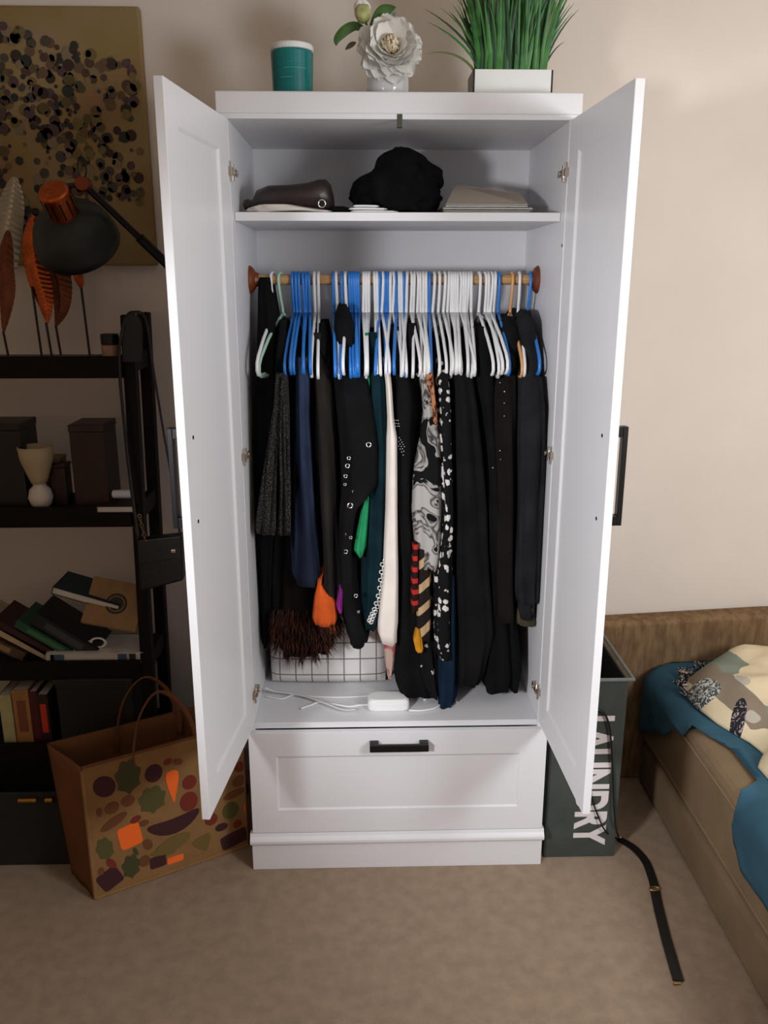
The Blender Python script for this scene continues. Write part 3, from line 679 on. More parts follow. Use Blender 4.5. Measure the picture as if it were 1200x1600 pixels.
MB().tube([at(585, 60, .14), at(577, 48, .135), at(571, 34, .13)], .0024, 7).build('bud_stem', STEMG, r)
bo = MB().lathe([(.0001, -.018), (.012, -.013), (.019, 0), (.0185, .012), (.014, .02), (.0001, .016)], at(567, 24, .13), 14).build('bud', mat('bud_green', (148, 156, 92), .6, rgb2=(196, 196, 140), vscale=60), r, smooth=True)
for k in range(6):
    a = 2*pi*k/6; c_ = at(566, 18, .13)
    leaf_strip([c_+Vector((.007*cos(a), .007*sin(a), -.01)), c_+Vector((.012*cos(a), .012*sin(a), .008)), c_+Vector((.006*cos(a)-.002, .006*sin(a), .026))], .016, 'bud_petal', PET, bo)
# planter with grass
px0, px1, py0, py1, ph = .181, .361, .12, .22, .0725
r = thing('grass_planter', 'white square-edged planter of tall artificial grass on the wardrobe', 'planter', (.27, .17, TZ))
PW = mat('planter_white', (226, 226, 224), .3)
m = MB()
for a in ((px0, px1, py0, py0+.006), (px0, px1, py1-.006, py1)): m.box(a[0], a[1], a[2], a[3], TZ, TZ+ph)
m.box(px0, px1, py0+.006, py1-.006, TZ, TZ+.006); m.build('planter_box', PW, r, bevel=.0008)
for x in (px0-.0045, px1): MB().box(x, x+.0045, py0+.001, py1-.001, TZ, TZ+ph-.0005).build('side_plate', mat('side_shading', (52, 54, 58), .2, metal=.6), r, bevel=.0006)  # planter sides coloured dark to stand in for their shading
MB().box(px0+.001, px1-.001, py0+.006, py1-.006, TZ+.055, TZ+.062).build('soil', mat('moss', (30, 42, 22), .9), r)
GR = [mat('grass_green', (30, 92, 34), .45, rgb2=(58, 122, 46), vscale=30), mat('grass_dark', (20, 62, 28), .5), mat('grass_olive', (88, 104, 44), .5)]
rg = random.Random(5)
def blade(mb, base, dirx, diry, h, wd, droop):
    n = 8; pts = []
    for i in range(n+1):
        t = i/n
        pts.append(base+Vector((dirx*(t**1.6), diry*(t**1.6), h*t-droop*t**3)))
    vs = []
    for s in (0, 1):
        for i, p in enumerate(pts):
            t = i/n; ww = wd*(1-t**2.2)*.5+.0002
            tg = (pts[min(i+1, n)]-pts[max(0, i-1)]).normalized(); sd = tg.cross(Vector((.3*dirx*10, -1, .1))).normalized()
            off = Vector((0, .0006 if s else 0, 0))
            vs += [p-sd*ww+off, p+off+Vector((0, -.0012*(1-t), 0)), p+sd*ww+off]
    f = []
    for s in (0, 1):
        for i in range(n):
            for j in (0, 1):
                a = s*(n+1)*3+i*3+j; q = (a, a+3, a+4, a+1); f.append(q if s == 0 else q[::-1])
    mb.add(vs, f)
gm = [MB(), MB(), MB()]
for i in range(480):
    bx_, by_ = rg.uniform(px0+.012, px1-.012), rg.uniform(py0+.012, py1-.012)
    c_ = (bx_-.271)/.09; k = 0 if rg.random() < .6 else (1 if rg.random() < .75 else 2)
    blade(gm[k], Vector((bx_, by_, TZ+.058)), c_*rg.uniform(.01, .07)+rg.uniform(-.03, .03), rg.uniform(-.05, .05), rg.uniform(.16, .30), rg.uniform(.006, .011), rg.uniform(0, .03))
for k in range(3): o = gm[k].build('grass_blades', GR[k], r, smooth=True); o['kind'] = 'stuff'
for (u, v, k, wd, b0) in ((665, 84, 2, .006, .19), (668, 34, 0, .007, .2), (664, 14, 1, .007, .205), (688, 12, 0, .006, .21), (905, 14, 1, .006, .345), (898, 4, 0, .007, .34), (882, 65, 1, .005, .345), (710, -6, 2, .007, .22), (884, -8, 2, .008, .335), (894, 20, 0, .006, .34)):
    tip = at(u, v, .15); bs = Vector((b0, .15, TZ+.058)); mb = MB()
    d = tip-bs; dr_ = .02 if abs(d.z) > .06 else .05
    blade(mb, bs, d.x, 0, d.z+dr_, wd, dr_); mb.build('blade', GR[k], r, smooth=True)

# ------------------------------------------------------------------ canvas print on the wall, left
N = NT('canvas_paint'); b = N.b; b.inputs['Roughness'].default_value = .8
tc = N.n('ShaderNodeTexCoord'); nz = N.n('ShaderNodeTexNoise'); nz.inputs['Scale'].default_value = 5; nz.inputs['Detail'].default_value = 3; N.l(tc.outputs['Object'], nz.inputs['Vector'])
rp = N.n('ShaderNodeValToRGB'); e = rp.color_ramp.elements; e[0].position = .3; e[0].color = lin((138, 104, 70))+(1,); e[1].position = .7; e[1].color = lin((146, 122, 88))+(1,)
x = e.new(.5); x.color = lin((138, 116, 68))+(1,)
N.l(nz.outputs[0], rp.inputs[0]); N.l(rp.outputs[0], b.inputs['Base Color'])
r = thing('canvas_print', 'large beige canvas painting covered in dark coloured dots, on the wall', 'painting', (-1.0, .47, 1.64))
MB().box(-1.36, -.668, .462, .491, 1.642, 2.298).build('canvas', N.m, r, bevel=.006)
rg = random.Random(21)
DC = [(50, 34, 28), (74, 50, 42), (84, 72, 40), (66, 63, 54), (96, 74, 52), (38, 40, 36), (106, 92, 50), (78, 56, 58), (124, 108, 84)]
dots = [MB() for _ in DC]
def dot(x, z, rr, k, y):
    n = 12; dots[k].poly([(x+rr*cos(2*pi*i/n), y, z+rr*sin(2*pi*i/n)) for i in range(n)], .0004, (0, -1, 0))
cnt = 0
while cnt < 820:
    x, z = rg.uniform(-1.34, -.69), rg.uniform(1.70, 2.275)
    u_ = (x+1.36)/.69
    dens = noise.noise(Vector((x*5, z*5, 2)))*.9+.55
    if z > 2.30-.16*max(0, u_-.25)*1.2: continue
    if z < 1.74+.08*sin(u_*9): continue
    if rg.random() > dens: continue
    dot(x, z, rg.choice((.005, .007, .009, .011, .013, .015)), rg.randrange(len(DC)), .4612-.0004*(cnt % 4)); cnt += 1
allm = MB(); idx = []
for k in range(len(DC)):
    allm.add(dots[k].v, dots[k].f); idx += [k]*len(dots[k].f)
o = allm.build('paint_dots', [mat('paint_%d' % k, c_, .8) for k, c_ in enumerate(DC)], r); o.data.polygons.foreach_set('material_index', idx); o['kind'] = 'stuff'

# ------------------------------------------------------------------ ladder bookcase, left
BX = -.705; BL = -1.46
r = thing('ladder_bookcase', 'dark wooden ladder bookcase left of the wardrobe', 'bookcase', (-1.08, .25, 0))
for xx in (BX, BL-.03):
    for (yt, yb_) in ((.253, .128), (.425, .318)):
        m = MB(); m.loft([[Vector((xx+a, (yb_+(yt-yb_)*z/1.5)+c_, z)) for a, c_ in ((-.016, -.02), (.016, -.02), (.016, .02), (-.016, .02))] for z in (0, 1.515)])
        m.build('post', DARKWOOD, r, bevel=.004)
    for z in (1.40, 1.0, .56, .31):
        f_ = .128+(.253-.128)*z/1.5; b_ = .318+(.425-.318)*z/1.5
        MB().box(xx-.010, xx+.010, f_+.015, b_-.01, z-.035, z+.015).build('side_rail', DARKWOOD, r, bevel=.002)
SH = [(1.398, .05), (.998, .05), (.560, .05), (.315, .045)]
def yfront(z): return .128+.125*z/1.5-.022
for z, t in SH:
    MB().box(BL-.012, BX-.014, yfront(z), .325+.1*z/1.5, z-t*.4, z).build('shelf_board', DARKWOOD, r, bevel=.002)
    MB().box(BL-.012, BX-.014, yfront(z)-.012, yfront(z), z-t+.005, z+.012).build('shelf_lip', DARKWOOD, r, bevel=.002)
# --- first shelf: metal leaf ornament, bottle
S1 = 1.398; LY = .30
r = thing('metal_leaf_ornament', 'ornament of ribbed copper and silver metal leaves on black stems', 'ornament', (-.95, LY, S1))
COPPER = mat('copper_leaf', (178, 88, 44), .32, metal=1, var=.2, vscale=40); BRONZE = mat('bronze_leaf', (112, 66, 44), .4, metal=.9, var=.2, vscale=30); PEWTER = mat('pewter_leaf', (168, 160, 140), .35, metal=.9)
def metal_leaf(uvs, wid, m, yy, lean=0):
    P = bez([at(u, v, yy) for u, v in uvs], 28); n = len(P); mb = MB(); vs = []; nq = 8
    for s in (0, 1):
        for i, p in enumerate(P):
            t = i/(n-1); wd = wid*(sin(pi*min(1, .02+.97*t**.85))**.75)
            tg = (P[min(i+1, n-1)]-P[max(0, i-1)]).normalized(); sd = tg.cross(Vector((0, -1, 0))).normalized()
            for j in range(nq+1):
                q = -1+2*j/nq
                rib = .0011*sin(i*1.25-abs(q)*7)
                vs.append(p+sd*q*wd/2+Vector((0, .28*wd*abs(q)+rib+(.0012 if s else 0), 0)))
    f = []; w1 = nq+1
    for s in (0, 1):
        for i in range(n-1):
            for j in range(nq):
                a = s*n*w1+i*w1+j; q = (a, a+w1, a+w1+1, a+1); f.append(q if s else q[::-1])
    mb.add(vs, f); return mb.build('leaf', m, r, smooth=True)
metal_leaf([(22, 276), (14, 320), (6, 370), (4, 430), (0, 480)], .075, PEWTER, LY+.01)
metal_leaf([(52, 336), (48, 380), (56, 430), (68, 470), (74, 505)], .062, COPPER, LY-.02)
metal_leaf([(72, 330), (78, 390), (92, 440), (94, 480), (87, 510)], .058, BRONZE, LY+.015)
metal_leaf([(12, 360), (4, 420), (8, 460), (5, 520)], .05, BRONZE, LY-.01)
metal_leaf([(128, 404), (120, 425), (124, 440), (127, 452)], .026, COPPER, LY)
for (u, v, yy) in ((50, 448, LY-.01), (87, 508, LY+.015), (127, 450, LY), (5, 518, LY-.01), (72, 504, LY-.02)):
    p = at(u, v, yy); MB().tube([p, Vector((p.x+.006, yy, S1+.008))], .0032, 7).build('stem', BLACK_METAL, r)
MB().box(-1.10, -.80, LY-.03, LY+.03, S1+.0005, S1+.008).build('base_plate', BLACK_METAL, r, bevel=.002)
bt = at(168, 540, .22)
r = thing('cosmetic_bottle', 'small beige cosmetic bottle with a black cap on the top shelf', 'bottle', (bt.x, .22, S1))
MB().lathe([(0, 0), (.022, 0), (.0235, .003), (.0235, .036), (.021, .040), (0, .040)], (bt.x, .245, S1+.0005), 24).build('bottle_body', mat('beige_makeup', (150, 112, 88), .3), r, bevel=.001)
MB().lathe([(0, .040), (.0235, .040), (.0235, .066), (.022, .068), (0, .068)], (bt.x, .245, S1+.0005), 24).build('cap', BLACK_METAL, r, bevel=.001)
# --- floor lamp with copper cap, its pole behind the open door
r = thing('task_lamp', 'black task lamp with copper cap reaching over the bookcase', 'lamp', (-.52, .36, 0))
LYY = .13; J = at(131, 288, LYY); E2 = at(310, 460, .36)
MB().lathe([(0, 0), (.07, 0), (.07, .012), (.02, .02), (0, .02)], (E2.x, .36, .0005), 32).build('base', BLACK_METAL, r, bevel=.002)
MB().cyl((E2.x, .36, .02), E2, .009, 12).build('pole', BLACK_METAL, r)
half = J.lerp(E2, .45)
MB().tube([J, half], .0085, 10).build('arm', BLACK_METAL, r); MB().tube([half, E2], .0125, 10).build('arm_sleeve', BLACK_METAL, r)
mb = MB().torus(at(128, 262, LYY-.01), .024, .0035, Matrix.Rotation(pi/2, 3, 'X') @ Matrix.Diagonal((.42, 1, 1)), 18, 6); mb.build('spring_loop', BLACK_METAL, r, smooth=True)
MB().cyl(J+Vector((0, -.02, 0)), J+Vector((0, .02, 0)), .017, 16).build('joint_knob', mat('worn_copper', (120, 62, 40), .4, metal=.8), r, bevel=.002)
MB().tube([J, at(108, 290, LYY-.02), at(92, 300, LYY-.03)], .006, 8).build('neck_bracket', BLACK_METAL, r)
top = at(82, 296, LYY-.05); ax = (at(128, 392, LYY+.10)-top).normalized(); MQ = Vector((0, 0, 1)).rotation_difference(ax).to_matrix().to_4x4()
LM = Matrix.Translation(top) @ MQ
cap = MB().lathe([(0, 0), (.030, 0), (.036, .006), (.037, .078), (.034, .082), (0, .082)], (0, 0, 0), 32, M=LM).build('lamp_cap', COPPER, r, smooth=False, bevel=.002)
for k in range(12):
    a = 2*pi*k/12
    mb = MB().box(-.0022, .0022, .0355, .0378, .018, .064, M=LM @ Matrix.Rotation(a, 4, 'Z')); mb.build('vent_slot', BLACK_METAL, cap)
MB().lathe([(.034, .070), (.050, .078), (.075, .094), (.094, .118), (.104, .150), (.107, .172), (.104, .172), (.101, .150), (.091, .121), (.072, .097), (.048, .082), (.032, .074)], (0, 0, 0), 40, M=LM).build('lamp_shade', mat('dark_green_shade', (24, 28, 25), .5), r, smooth=True)
# --- second shelf
S2 = .998
DBOX = mat('dark_brown_box', (36, 15, 12), .4, var=.2, vscale=30)
def boxthing(name, label, cat, u0, u1, vt, y, z0, d, m, lidh=.02):
    a = at(u0, vt, y); bb = at(u1, vt, y); r = thing(name, label, cat, ((a.x+bb.x)/2, y+d/2, z0))
    MB().box(a.x, bb.x, y, y+d, z0+.0005, a.z-lidh).build('box_body', m, r, bevel=.002)
    MB().box(a.x-.002, bb.x+.002, y-.002, y+d+.002, a.z-lidh, a.z).build('lid', m, r, bevel=.003)
    return r
boxthing('wooden_box', 'tall black box at the left edge of the second shelf', 'box', -30, 29, 662, .21, S2, .12, mat('black_box', (16, 13, 12), .4))
boxthing('wooden_box', 'tall dark reddish-brown box on the second shelf', 'box', 106, 160, 664, .21, S2, .12, DBOX)
c0 = at(62, 780, .21); zc = S2+.0005
r = thing('candle_holder', 'cream candle holder with a rounded foot on the second shelf', 'candle holder', (c0.x, .22, S2))
CRM = mat('cream_ceramic', (176, 158, 124), .5)
tz = at(62, 697, .22).z-zc
MB().lathe([(0, 0), (.016, 0), (.027, .010), (.033, .030), (.028, .052), (.016, .064), (.018, .07), (0, .07)], (c0.x, .22, zc), 28).build('foot', mat('white_ceramic', (206, 196, 184), .4), r, smooth=True)
MB().lathe([(0, .07), (.02, .07), (.026, .085), (.043, tz-.035), (.047, tz), (.043, tz), (.038, tz-.03), (0, tz-.04)], (c0.x, .22, zc), 28).build('cup', CRM, r, smooth=True)
boxthing('cream_candle', 'wide cream pillar block behind the candle holder', 'candle', 38, 92, 716, .275, S2, .06, mat('cream_wax', (142, 120, 84), .6), .006)
boxthing('wooden_box', 'low brown box between candle holder and tall reddish box', 'box', 76, 100, 726, .24, S2, .05, DBOX, .01)
a = at(176, 772, .2); bb = at(207, 772, .2)
o = MB().tube([(a.x, .2, a.z), (a.x+.004, .2, a.z), (bb.x, .2, a.z)], [.009, .0115, .0115], 14).build('white_tube', mat('white_tube', (200, 206, 212), .4), None, smooth=False); tag(o, 'small white tube lying at the right end of the second shelf', 'tube')
book('dark_book', 'dark brown book lying under the white tube', .10, .1, .018, DBOX, (a.x-.035, .21, S2+.0135-.013), (0, 0, 0))
o.location.z = max(0, (S2+.0185+.0118)-a.z)
# --- third shelf: leaning and lying books
S3 = .5605
def col_mat(n, c): return mat(n, c, .6, var=.12, vscale=30)
def lean(label, u, v, y, w, d, t, ang, c, title=None, yaw=0, name='book'):
    p = at(u, v, y); 
    return book(name, label, w, d, t, col_mat('cover_'+label[:12], c), p, (R(yaw), R(ang), 0), group='books on the third shelf', title=title and mat('title_'+label[:8], title, .6))
# x local runs from the spine; the books lean to the left with their spines facing the room, so turn width into the depth
def spinebook(label, u, v, y, t, h, dep, roll, c, title=None, grp='books on the third shelf'):
    """book standing on its tail, spine to the room; (u,v) bottom left corner; roll leans it left"""
    r = thing('book', label, 'book', (0, 0, 0), grp)
    cm = col_mat('cover', c); ct = .0018
    m = MB(); m.box(0, t, 0, ct, 0, h); m.box(0, ct, ct, dep, 0, h); m.box(t-ct, t, ct, dep, 0, h)
    q = m.build('cover', cm, None); q.parent = r
    q = MB().box(ct, t-ct, ct, dep-.004, .003, h-.003).build('pages', PAGE, None); q.parent = r
    if title:
        q = MB().box(t*.22, t*.78, -.0004, .0004, h*.2, h*.8).build('title_band', mat('title', title, .6), None); q.parent = r
    p = at(u, v, y); r.location = p; r.rotation_euler = (0, R(roll), 0)
    return r
# v is read on the spine plane; lift keeps every lower corner on the board
def seat(r, t, roll, z): r.location.z = z + (t*sin(R(roll)) if roll > 0 else 0); return r
Y3 = .17
for lab, u, t, h, roll, c, ti in (
        ('thick brown book leaning furthest left on the third shelf', 30, .028, .20, -62, (84, 62, 44), (150, 120, 84)),
        ('pale cream book leaning left on the third shelf', 70, .022, .22, -58, (176, 156, 128), None),
        ('dark maroon book leaning left with a red dot on its spine', 82, .024, .20, -56, (52, 22, 20), None),
        ('green book leaning left in the middle of the third shelf', 112, .024, .19, -56, (26, 74, 46), (60, 110, 76)),
        ('black book leaning left beside the green book', 140, .036, .20, -54, (20, 22, 24), (58, 62, 64))):
    seat(spinebook(lab, u, 1000, Y3, t, h, .14, roll, c, ti), t, roll, S3+.001)
p = at(46, 918, Y3)
r = book('book', 'teal blue book lying tilted on top of the leaning books', .19, .13, .022, col_mat('teal_cover', (22, 48, 54)), at(92, 915, Y3+.07) , (0, R(18), 0), group='books on the third shelf')
r = book('book', 'tan paperback with a dark emblem lying tilted at the right of the third shelf', .15, .135, .02, col_mat('tan_cover', (140, 106, 62)), at(138, 938, .2), (R(52), R(13), R(2)), group='books on the third shelf')
q = MB().lathe([(0, 0), (.03, 0), (.03, .0006), (0, .0006)], (.08, .0, .0202), 20).build('emblem', mat('dark_emblem', (46, 40, 30), .7), None); q.parent = r
q = MB().torus((.08, 0, .0208), .022, .0016, None, 18, 5).build('emblem_ring', mat('tan_ring', (150, 116, 66), .7), None); q.parent = r
r = book('paperback', 'white paperback lying flat at the front of the third shelf', .27, .13, .03, col_mat('white_cover', (198, 196, 192)), at(70, 1012, .1), (0, 0, 0), group='books on the third shelf'); r.location = (at(70, 1000, .16).x, .22, S3+.0005)
for k, (x0, x1, c_) in enumerate(((.012, .05, (70, 88, 110)), (.012, .022, (150, 92, 60)), (.2, .225, (60, 84, 110)), (.232, .25, (34, 34, 34)))):
    q = MB().box(x0, x1, -.0658, -.0652, .006, .026).build('cover_print', mat('cover_print_%d' % k, c_, .6), None); q.parent = r
r = thing('eyeglasses', 'white rimmed glasses lying on the white paperback', 'glasses', at(135, 990, .17))
zz = S3+.0305
for u in (122, 152):
    p = at(u, 990, .19); MB().torus((p.x, .19, zz+.016), .019, .004, Matrix.Rotation(pi/2, 3, 'X') @ Matrix.Diagonal((1.1, .75, 1)), 18, 6).build('lens_rim', WHITEP, r, smooth=True)
p = at(137, 990, .19); MB().cyl((p.x-.006, .19, zz+.02), (p.x+.006, .19, zz+.02), .003, 8).build('bridge', WHITEP, r)
# --- fourth shelf and below
S4 = .3155
for lab, u, t, h, c, ti in (('cream spined book standing on the lowest shelf', 3, .034, .15, (170, 164, 120), None), ('tan spined book standing on the lowest shelf', 24, .046, .165, (160, 112, 64), (120, 70, 44)), ('dark red book standing on the lowest shelf', 50, .022, .16, (70, 14, 14), None), ('black book with an orange-red spine stripe on the lowest shelf', 62, .03, .15, (40, 12, 10), (200, 50, 24))):
    seat(spinebook(lab, u, 1130, .15, t, h, .14, 0, c, ti, 'books on the lowest shelf'), t, 0, S4+.001)
boxthing('storage_box', 'black storage box on the lowest shelf beside the books', 'box', 86, 205, 1062, .13, S4, .18, mat('black_card', (18, 17, 17), .6), .03)
r = thing('storage_basket', 'dark basket with brass fittings on the floor under the bookcase', 'basket', (-1.08, .1, 0))
m = MB()
for (x0, x1, y0, y1) in ((-1.28, -.92, .02, .028), (-1.28, -.92, .202, .21), (-1.28, -1.272, .028, .202), (-.928, -.92, .028, .202)): m.box(x0, x1, y0, y1, .001, .235)
m.box(-1.272, -.928, .028, .202, .001, .01); m.build('basket_body', mat('black_weave', (20, 18, 17), .7, bump=.8, bscale=120), r, bevel=.003)
for u, w_ in ((32, .05), (66, .02)):
    p = at(u, 1160, .015); MB().cyl((p.x-w_/2, .015, .215), (p.x+w_/2, .015, .215), .008, 10).build('brass_fitting', mat('brass', (170, 130, 70), .3, metal=1), r)

# --- crossbody bag hanging from the bookcase post
r = thing('crossbody_bag', 'small black handbag hanging by its long strap from the bookcase post', 'handbag', (-.65, .08, .8))
BL_ = mat('black_leather', (14, 13, 14), .4, bump=.2, bscale=200)
hy = .10
P4 = [at(214, 846, hy), at(284, 838, hy), at(286, 908, hy), at(218, 926, hy)]
MB().poly(P4, .05, (0, 1, 0)).build('bag_body', BL_, r, bevel=.008, seg=3)
MB().poly([at(216, 845, hy-.004), at(282, 838, hy-.004), at(283, 872, hy-.004), at(217, 882, hy-.004)], .004, (0, 1, 0)).build('flap', BL_, r, bevel=.002)
MB().box(-.006, .006, -.003, .003, -.004, .004, M=Matrix.Translation(at(271, 861, hy-.006))).build('clasp', SILVER, r, bevel=.001)
MB().tube(bez([at(282, 842, hy+.025), at(274, 780, .14), at(258, 690, .18), at(240, 580, .22), at(228, 500, .225), at(210, 488, .215), at(196, 500, .21), at(186, 560, .2), at(196, 680, .18), at(206, 770, .15), at(217, 850, hy+.02)], 5), .0075, 8, flat=.4).build('strap', BL_, r, smooth=True)
MB().poly([at(u, v, .205) for u, v in ((190, 566), (189, 520), (191, 502), (197, 493), (206, 490), (214, 493), (220, 502), (222, 520), (222, 566))], .012, (0, 1, 0)).build('strap_pad', mat('grey_pad', (34, 35, 34), .7), r, bevel=.003)
for i in range(9):
    p = at(218+1.2*i, 806+5*i, hy-.004); MB().torus(p, .0045, .0012, Matrix.Rotation(pi/2, 3, 'X') @ Matrix.Rotation(i*1.1, 3, 'Y'), 8, 4).build('chain_link', mat('antique_brass', (150, 130, 100), .3, metal=1) if i == 0 else bpy.data.materials['antique_brass'], r, smooth=True)

# ------------------------------------------------------------------ printed tote bag on the floor, left
PA, PB = Vector((-.813, -.122, 0)), Vector((-.432, .091, 0))
bxv = (PB-PA).normalized(); byv = Vector((-bxv.y, bxv.x, 0)); BW = (PB-PA).length
def ontote(u, v):
    d = FW*FPX + RT*(u-600) + UP*(800-v); n_ = byv
    t = (PA-CAM).dot(n_)/d.dot(n_); q = CAM+d*t-PA
    return q.dot(bxv), q.z
def TB(x, y, z): return PA+bxv*x+byv*y+Vector((0, 0, z))
r = thing('tote_bag', 'beige tote bag printed with autumn vegetables on the carpet', 'bag', TB(BW/2, .09, 0))
TAN = fab('tote_tan', (114, 74, 48), var=.08, bump=.3); TANF = fab('tote_cream', (142, 108, 70), var=.08, bump=.3)
HB, DB = .40, .14
def panel(pts, name, m, th=.004, n=12):
    """grid panel through 4 corners with a sag"""
    a, b_, c_, d_ = [Vector(p) for p in pts]; nr = (b_-a).cross(d_-a).normalized(); vs = []; f = []
    for s in (0, 1):
        for i in range(n+1):
            for j in range(n+1):
                x, y = i/n, j/n
                p = (a.lerp(b_, x)).lerp(d_.lerp(c_, x), y)
                w_ = .006*noise.noise(Vector((x*2.2, y*2.2, len(name))))*(4*x*(1-x))
                vs.append(p+nr*(w_+(th if s else 0)))
    K = (n+1)**2
    for s in (0, 1):
        for i in range(n):
            for j in range(n):
                q = s*K+i*(n+1)+j; t = (q, q+n+1, q+n+2, q+1); f.append(t if s else t[::-1])
    edge = [i*(n+1) for i in range(n+1)]+[n*(n+1)+j for j in range(1, n+1)]+[i*(n+1)+n for i in range(n-1, -1, -1)]+[j for j in range(n-1, 0, -1)]
    for e0, e1 in zip(edge, edge[1:]+edge[:1]): f.append((e0, e1, K+e1, K+e0))
    return MB().add(vs, f).build(name, m, r, smooth=True)
FN = -.008   # the front panel's print lies just outside this plane
MB().add([TB(0, 0, 0), TB(BW, 0, 0), TB(BW, 0, HB), TB(0, 0, HB), TB(0, .004, 0), TB(BW, .004, 0), TB(BW, .004, HB), TB(0, .004, HB)],
         [(0, 1, 2, 3), (7, 6, 5, 4), (0, 4, 5, 1), (1, 5, 6, 2), (2, 6, 7, 3), (3, 7, 4, 0)]).build('front_panel', TANF, r)
panel([TB(-.03, DB, 0), TB(0, .002, 0), TB(0, .002, HB), TB(-.055, DB, HB+.015)], 'side_panel', TAN)
panel([TB(BW, .002, 0), TB(BW+.0, DB-.02, 0), TB(BW-.01, DB-.03, HB), TB(BW, .002, HB)], 'side_panel', TAN)
panel([TB(BW, DB-.02, 0), TB(-.03, DB, 0), TB(-.055, DB, HB+.015), TB(BW-.01, DB-.02, HB+.02)], 'back_panel', TAN)
MB().poly([TB(0, 0, .002), TB(BW, 0, .002), TB(BW, DB-.02, .002), TB(-.03, DB, .002)], .003, (0, 0, 1)).build('bottom_panel', TAN, r)
MB().tube([TB(0, -.001, .004), TB(0, -.001, HB-.01)], .006, 8).build('corner_piping', TANF, r)
MB().tube([TB(0, -.001, .004), TB(BW, -.001, .004)], .005, 8).build('bottom_piping', TANF, r)
MB().tube([TB(0, -.001, HB), TB(BW, -.001, HB)], .004, 8).build('top_binding', TAN, r)
def strap(x0, x1, y, top, lean_):
    P = bez([TB(x0, y, HB-.05), TB(x0+.002, y, HB+.02), TB(x0+.03, y+lean_*.5, HB+top*.7), TB((x0+x1)/2, y+lean_, HB+top), TB(x1-.03, y+lean_*.5, HB+top*.7), TB(x1, y, HB+.02), TB(x1, y, HB-.05)], 6)
    MB().tube(P, .010, 10, flat=.25).build('handle', TAN, r, smooth=True)
strap(.135, .30, .006, .14, .03); strap(.12, .29, DB-.02, .15, -.0)
VEG = {'pl': (62, 24, 32), 'gr': (82, 80, 38), 'dg': (66, 66, 34), 'or': (255, 112, 34), 'rd': (118, 40, 26), 'br': (108, 64, 32), 'ol': (114, 92, 44)}
VM = {k: mat('print_'+k, c, .85) for k, c in VEG.items()}
vi = [0]
def veg(kind, u, v, ru, rv, rot=0, shape='ellipse', sub=None):
    x, z = ontote(u, v); sx = abs(ontote(u+5, v)[0]-ontote(u-5, v)[0])/10; szz = abs(ontote(u, v+5)[1]-ontote(u, v-5)[1])/10
    a_, b_ = ru*sx, rv*szz; n = 20; pts = []
    for i in range(n):
        t = 2*pi*i/n
        if shape == 'ellipse': p = (a_*cos(t), b_*sin(t))
        elif shape == 'carrot':
            q = sin(t); wd = a_*(.55+.45*q)*(1 if q > -.85 else .45); p = (wd*math.copysign(abs(cos(t))**.5, cos(t)), b_*q)
        elif shape == 'leafy': k_ = 1+.13*sin(t*7); p = (a_*cos(t)*k_, b_*sin(t)*k_)
        elif shape == 'bend': p = (a_*cos(t), b_*sin(t)+.45*b_*((cos(t))**2*2-1))
        elif shape == 'block': p = (a_*math.copysign(abs(cos(t))**.3, cos(t)), b_*math.copysign(abs(sin(t))**.3, sin(t)))
        c_, s_ = cos(R(rot)), sin(R(rot)); p = (p[0]*c_-p[1]*s_, p[0]*s_+p[1]*c_)
        pts.append(TB(min(BW-.004, max(.006, x+p[0])), -.0006, min(HB-.004, max(.012, z+p[1]))))
    th = .0006+.0002*(vi[0] % 5); vi[0] += 1
    MB().poly(pts, th, -byv).build('printed_vegetable', VM[kind], r)
for a in (('pl', 163, 1229, 17, 18, 30), ('dg', 200, 1213, 20, 26, 0, 'leafy'), ('pl', 240, 1208, 14, 14), ('or', 270, 1229, 14, 26, 0, 'carrot'), ('rd', 296, 1222, 11, 11), ('rd', 262, 1190, 7, 5, 20), ('br', 278, 1190, 8, 5, -20),
          ('gr', 238, 1249, 21, 20, 0, 'leafy'), ('rd', 295, 1252, 14, 15), ('br', 175, 1262, 12, 9, 30), ('br', 200, 1251, 11, 9), ('br', 155, 1269, 5, 7), ('br', 178, 1284, 24, 7, 25), ('rd', 212, 1280, 9, 5, 20),
          ('pl', 272, 1285, 42, 12, 4, 'bend'), ('br', 225, 1286, 8, 5), ('or', 203, 1306, 18, 18, 8, 'block'), ('gr', 164, 1326, 13, 18, 10, 'leafy'), ('br', 231, 1319, 7, 9, 20), ('ol', 270, 1318, 30, 11, 15), ('ol', 255, 1332, 22, 5, -10),
          ('dg', 205, 1353, 14, 18, 0, 'leafy'), ('dg', 212, 1330, 3, 7, 20), ('pl', 247, 1346, 13, 9, 0, 'block'), ('or', 274, 1342, 13, 5, 0, 'block'), ('br', 226, 1345, 9, 9), ('pl', 172, 1373, 18, 15, 25, 'block'), ('rd', 174, 1349, 6, 10, 30), ('br', 158, 1361, 5, 6),
          ('ol', 318, 1318, 20, 13, 15, 'carrot'), ('gr', 360, 1266, 13, 13), ('pl', 366, 1310, 21, 11, 10, 'block'), ('pl', 346, 1292, 10, 6), ('rd', 371, 1287, 7, 6, 30), ('or', 386, 1270, 6, 18, 0, 'carrot'), ('br', 373, 1220, 11, 9, 20), ('rd', 374, 1198, 9, 8), ('br', 366, 1240, 18, 6, 10), ('rd', 330, 1280, 10, 9), ('gr', 325, 1225, 13, 14, 0, 'leafy'), ('br', 322, 1190, 10, 7)):
    veg(*a)

